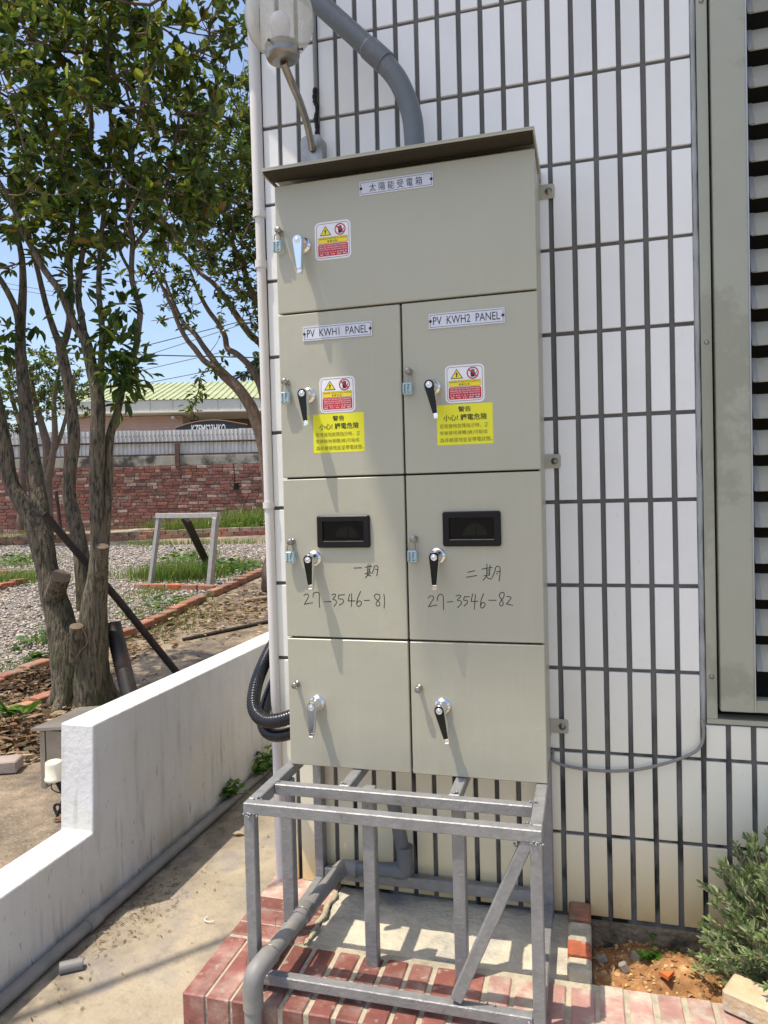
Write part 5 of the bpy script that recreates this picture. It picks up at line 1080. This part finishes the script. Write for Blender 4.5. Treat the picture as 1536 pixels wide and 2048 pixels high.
# ---- scattered small stuff: vectorised
def scatter(name, tv, tf, P_, S_, mats, mi, kind='stuff', flat=0.0, parent=None):
    n = len(P_); tv = np.array(tv, float); k = len(tv); ang = rng.uniform(0, 2*np.pi, n); tx = rng.normal(0, 1-flat, (n, 2))*.9
    ca, sa_ = np.cos(ang), np.sin(ang); Rz = np.zeros((n, 3, 3)); Rz[:, 0, 0] = ca; Rz[:, 0, 1] = -sa_; Rz[:, 1, 0] = sa_; Rz[:, 1, 1] = ca; Rz[:, 2, 2] = 1
    cb, sb2 = np.cos(tx[:, 0]), np.sin(tx[:, 0]); Rx = np.zeros((n, 3, 3)); Rx[:, 0, 0] = 1; Rx[:, 1, 1] = cb; Rx[:, 1, 2] = -sb2; Rx[:, 2, 1] = sb2; Rx[:, 2, 2] = cb
    Rm = Rz@Rx; vs = np.einsum('nij,nkj->nki', Rm, tv[None]*S_[:, None, :]) + P_[:, None, :]
    fs = [tuple(i*k+q for q in f) for i in range(n) for f in tf]
    me = bpy.data.meshes.new(name); me.from_pydata(vs.reshape(-1, 3).tolist(), [], fs)
    for mm in mats: me.materials.append(mm)
    me.polygons.foreach_set('material_index', np.repeat(np.array(mi, dtype=np.int32), len(tf))); me.update(); o = bpy.data.objects.new(name, me); COL.objects.link(o); o['kind'] = kind; return o
OCT = [(1, 0, 0), (.3, .9, .1), (-.8, .5, 0), (-.7, -.6, .1), (.4, -.9, 0), (.1, .1, .75), (-.1, -.1, -.7)]
OF = [(0, 1, 5), (1, 2, 5), (2, 3, 5), (3, 4, 5), (4, 0, 5), (1, 0, 6), (2, 1, 6), (3, 2, 6), (4, 3, 6), (0, 4, 6)]
def Hn(y): return .06*np.clip(y-1.2, 0, 13.5)
def gravel_pts():
    out = []; sz = []
    for (xa, xb, ya, yb, n, s) in ((-5.6, -3.97, 1.4, 3.2, 4200, .014), (-6.6, -3.98, 3.2, 5.2, 5200, .016), (-9, -4.0, 5.2, 7.6, 9000, .018), (-12, -4.05, 7.6, 9.8, 9000, .02)):
        x = rng.uniform(xa, xb, n); y = rng.uniform(ya, yb, n); out.append(np.stack([x, y, Hn(y)+.008+rng.uniform(0, .012, n)], -1)); sz.append(np.abs(rng.normal(1, .3, (n, 1)))*s*np.stack([np.ones(n), rng.uniform(.6, .95, n), rng.uniform(.45, .8, n)], -1))
    return np.vstack(out), np.vstack(sz)
gp, gs = gravel_pts(); scatter('gravel', OCT, OF, gp, gs, ST, rng.choice(4, len(gp), p=[.3, .32, .24, .14]), flat=.4)
LT = [(0, 0, 0), (.32, .22, .06), (.7, .2, .1), (1, 0, .02), (.7, -.2, .12), (.32, -.22, .05)]; LF = [(0, 1, 2, 3), (0, 3, 4, 5)]
def cl(px, py, n, sx, sy): p = PG(px, py); return np.stack([p.x+rng.normal(0, sx, n), p.y+rng.normal(0, sy, n)], -1)
lit = np.vstack([np.stack([rng.uniform(-3.78, -1.6, 420), rng.uniform(.9, 7, 420)], -1), cl(480, 1225, 420, .35, .5), cl(400, 1235, 160, .25, .35), cl(300, 1275, 160, .15, .4), cl(260, 1310, 110, .1, .2), cl(70, 1400, 700, .22, .22), cl(30, 1490, 420, .2, .14), cl(100, 1450, 260, .15, .15), cl(520, 1180, 100, .2, .5), np.stack([rng.uniform(-6, -3.9, 160), rng.uniform(1.4, 6, 160)], -1), cl(20, 1180, 70, .4, .3), cl(110, 1330, 140, .08, .25)])
lp = np.column_stack([lit, Hn(lit[:, 1])+.012+np.abs(rng.normal(0, .01, len(lit)))]); keep = ~((lp[:, 0] > -1.56)); lp = lp[keep]
ls = np.abs(rng.normal(1, .3, (len(lp), 1)))*np.array([[.058, .05, .058]]); scatter('leaf_litter', LT, LF, lp, ls, L_dry, rng.choice(4, len(lp), p=[.34, .34, .14, .18]), flat=.55)
# heap of dry grass and leaves left of the trunk
for (px, py, n, r, lab) in ((75, 1365, 1100, .24, 'heap of dry brown leaves and twigs between the kerb and the tree trunk'), (40, 1470, 1300, .27, 'dark heap of dry leaves left of the steel box')):
    c = PG(px, py); a = rng.uniform(0, 6.28, n); rr = r*np.sqrt(rng.random(n)); z = .09*np.exp(-(rr/r)**2*1.5)*rng.random(n); P_ = np.stack([c.x+rr*np.cos(a), c.y+rr*np.sin(a), c.z+z+.01], -1)
    o = scatter('leaf_heap', LT, LF, P_, np.abs(rng.normal(1, .4, (n, 1)))*np.array([[.06, .035, .05]]), L_dry, rng.choice(4, n, p=[.25, .5, .05, .2]), flat=.3)
BL = [(-.5, 0, 0), (.5, 0, 0), (.32, .12, .55), (-.32, .12, .55), (0, .42, 1)]; BF = [(0, 1, 2, 3), (3, 2, 4)]
def grass_at(specs, name, label=None):
    P_ = []; S_ = []
    for (px, py, n, sx, sy, h) in specs:
        p = PG(px, py); xy = np.stack([p.x+rng.normal(0, sx, n), p.y+rng.normal(0, sy, n)], -1); P_.append(np.column_stack([xy, Hn(xy[:, 1])])); hh = h*rng.uniform(.5, 1.2, n); S_.append(np.stack([np.full(n, .009)*(1+h), hh*.9, hh], -1))
    P_ = np.vstack(P_); S_ = np.vstack(S_); return scatter(name, BL, BF, P_, S_, L_grass, rng.choice(3, len(P_), p=[.55, .35, .1]), flat=.82)
grass_at([(345, 1158, 1700, .32, .14, .22), (400, 1150, 500, .2, .2, .2), (470, 1140, 500, .22, .3, .14), (395, 1120, 300, .2, .3, .16), (330, 1225, 400, .2, .3, .07), (300, 1190, 400, .15, .3, .08), (370, 1062, 1100, .5, .25, .3), (500, 1055, 1500, .5, .4, .45), (530, 1040, 700, .4, .3, .6), (440, 1088, 500, .8, .12, .12), (300, 1092, 260, .3, .12, .14), (20, 1165, 700, .4, .2, .16), (55, 1160, 350, .2, .15, .15), (60, 1130, 350, .25, .3, .1), (120, 1272, 260, .1, .3, .1), (35, 1335, 260, .12, .15, .04), (60, 1078, 400, .8, .15, .2), (380, 1245, 400, .15, .4, .05), (250, 1075, 250, .5, .2, .12), (440, 1040, 200, .3, .2, .3)], 'grass')
bigl = [(470, 1145, 260, .2, .25, .12), (450, 1140, 120, .15, .2, .14), (30, 1125, 200, .22, .25, .12), (360, 1130, 120, .25, .2, .2), (340, 1035, 160, .3, .1, .4), (500, 1030, 260, .4, .2, .5), (330, 1215, 110, .2, .3, .06), (100, 1280, 90, .08, .2, .08), (240, 1050, 90, .1, .1, .3), (520, 1060, 200, .3, .3, .3), (395, 1030, 80, .2, .1, .5)]
P_ = []; S_ = []
for (px, py, n, sx, sy, h) in bigl: p = PG(px, py); xy = np.stack([p.x+rng.normal(0, sx, n), p.y+rng.normal(0, sy, n)], -1); P_.append(np.column_stack([xy, Hn(xy[:, 1])+rng.random(n)*h])); S_.append(np.abs(rng.normal(1, .25, (n, 1)))*np.array([[.07, .09, .07]]))
P_ = np.vstack(P_); S_ = np.vstack(S_); scatter('weed_cover', LT, LF, P_, S_, L_lush, rng.choice(3, len(P_), p=[.35, .45, .2]), flat=.4)
# flecks of debris on the concrete and in the soil
n = 420; c = PZ(275, 1815, 0); xy = np.stack([c.x+rng.normal(0, .07, n), c.y+rng.normal(0, .13, n)], -1); xy2 = np.stack([rng.uniform(-1.34, -1.2, 160), rng.uniform(-.7, 1.2, 160)], -1); xy3 = np.stack([rng.uniform(-1.3, -.85, 60), rng.uniform(-.7, 1.0, 60)], -1); xy = np.vstack([xy, xy2, xy3]); xy = xy[(xy[:, 0] > -1.36)]
scatter('debris', LT, LF, np.column_stack([xy, np.full(len(xy), .008)]), np.abs(rng.normal(1, .5, (len(xy), 1)))*np.array([[.011, .005, .008]]), L_dry, rng.choice(4, len(xy), p=[.4, .4, .1, .1]), flat=.7)
n = 900; xy = np.stack([rng.uniform(.14, .75, n), rng.uniform(-.285, -.0, n)], -1); zz = np.array([soilh(*q) for q in xy]); scatter('soil_crumbs', OCT, OF, np.column_stack([xy, zz+.001]), np.abs(rng.normal(1, .5, (n, 1)))*np.array([[.006, .005, .004]]), [M_soil, mat('pale_soil_crumb', (.5, .33, .16), rough=.9, var=.2), M_shard], rng.choice(3, n, p=[.62, .32, .06]))
for lab, px, py in (('curled dry leaf lying on the concrete near the low wall shadow', 464, 1668), ('brown leaf lying on the rough ground beside the low white wall', 105, 1645)):
    c = PZ(px, py, .012) if px > 200 else PG(px, py)+V((0, 0, .012)); mb = MB(); leaf(mb, c, V((1, .3, .05)), V((0, 0, 1)), .05, .025, 0, .2); tag(mb.build('dry_leaf', L_dry[2 if px > 200 else 3]), lab, 'leaf')
c = PZ(420, 1838, .012); mb = MB(); mb.tube([c+V((.018*math.cos(a), .014*math.sin(a), 0)) for a in np.linspace(2.4, 5.9, 14)], .0016, 6); tag(mb.build('plastic_loop', M_white), 'thin white plastic loop lying on the concrete by the plinth', 'loop')
c = PZ(1290-780, 1612-28, .0); mb = MB(); c = PZ(575-20, 1627-20, 0); q = PZ(580-30, 1600, 0); q = PZ(528, 1600+10, .0)
# ================================================================== OVERHEAD LINES
def line(label, a, b, r, m, sag=.0, ya=30, yb=30, grp='overhead lines in the sky'):
    p, q = PY(a[0], a[1], ya), PY(b[0], b[1], yb); d = (q-p); p = p-d*.6; q = q+d*.6; pts = [p.lerp(q, t)-V((0, 0, sag*4*t*(1-t))) for t in np.linspace(0, 1, 14)]; mb = MB(); mb.tube(pts, r, 5); tag(mb.build('overhead_line', m), label, 'cable', grp)
line('darkest overhead line running nearly level above the green roof', (130, 706), (545, 716), .03, M_line)
line('overhead line rising to the right just above the level line', (285, 693), (426, 657), .022, M_line)
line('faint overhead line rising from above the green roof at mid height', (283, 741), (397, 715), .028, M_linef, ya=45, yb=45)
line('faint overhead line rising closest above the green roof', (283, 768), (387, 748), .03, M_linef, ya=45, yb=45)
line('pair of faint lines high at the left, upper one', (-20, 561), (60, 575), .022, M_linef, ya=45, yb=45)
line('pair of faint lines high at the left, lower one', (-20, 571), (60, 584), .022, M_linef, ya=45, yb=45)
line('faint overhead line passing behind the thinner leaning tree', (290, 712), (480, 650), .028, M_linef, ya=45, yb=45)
# cable from the house to the street, seen here only by its soft shadow on the concrete
g0, g1 = PZ(110, 2012, 0), PZ(395, 1902, 0); up = V((-.28, -.207, 1))*3.6; a, b = g0+up, g1+up; d = (b-a); mb = MB(); mb.tube([a-d*9, a, b, b+d*((0-b.y)/d.y)], .017, 8); tag(mb.build('service_cable', M_line), 'black cable overhead that throws a soft line of shadow on the concrete', 'cable')
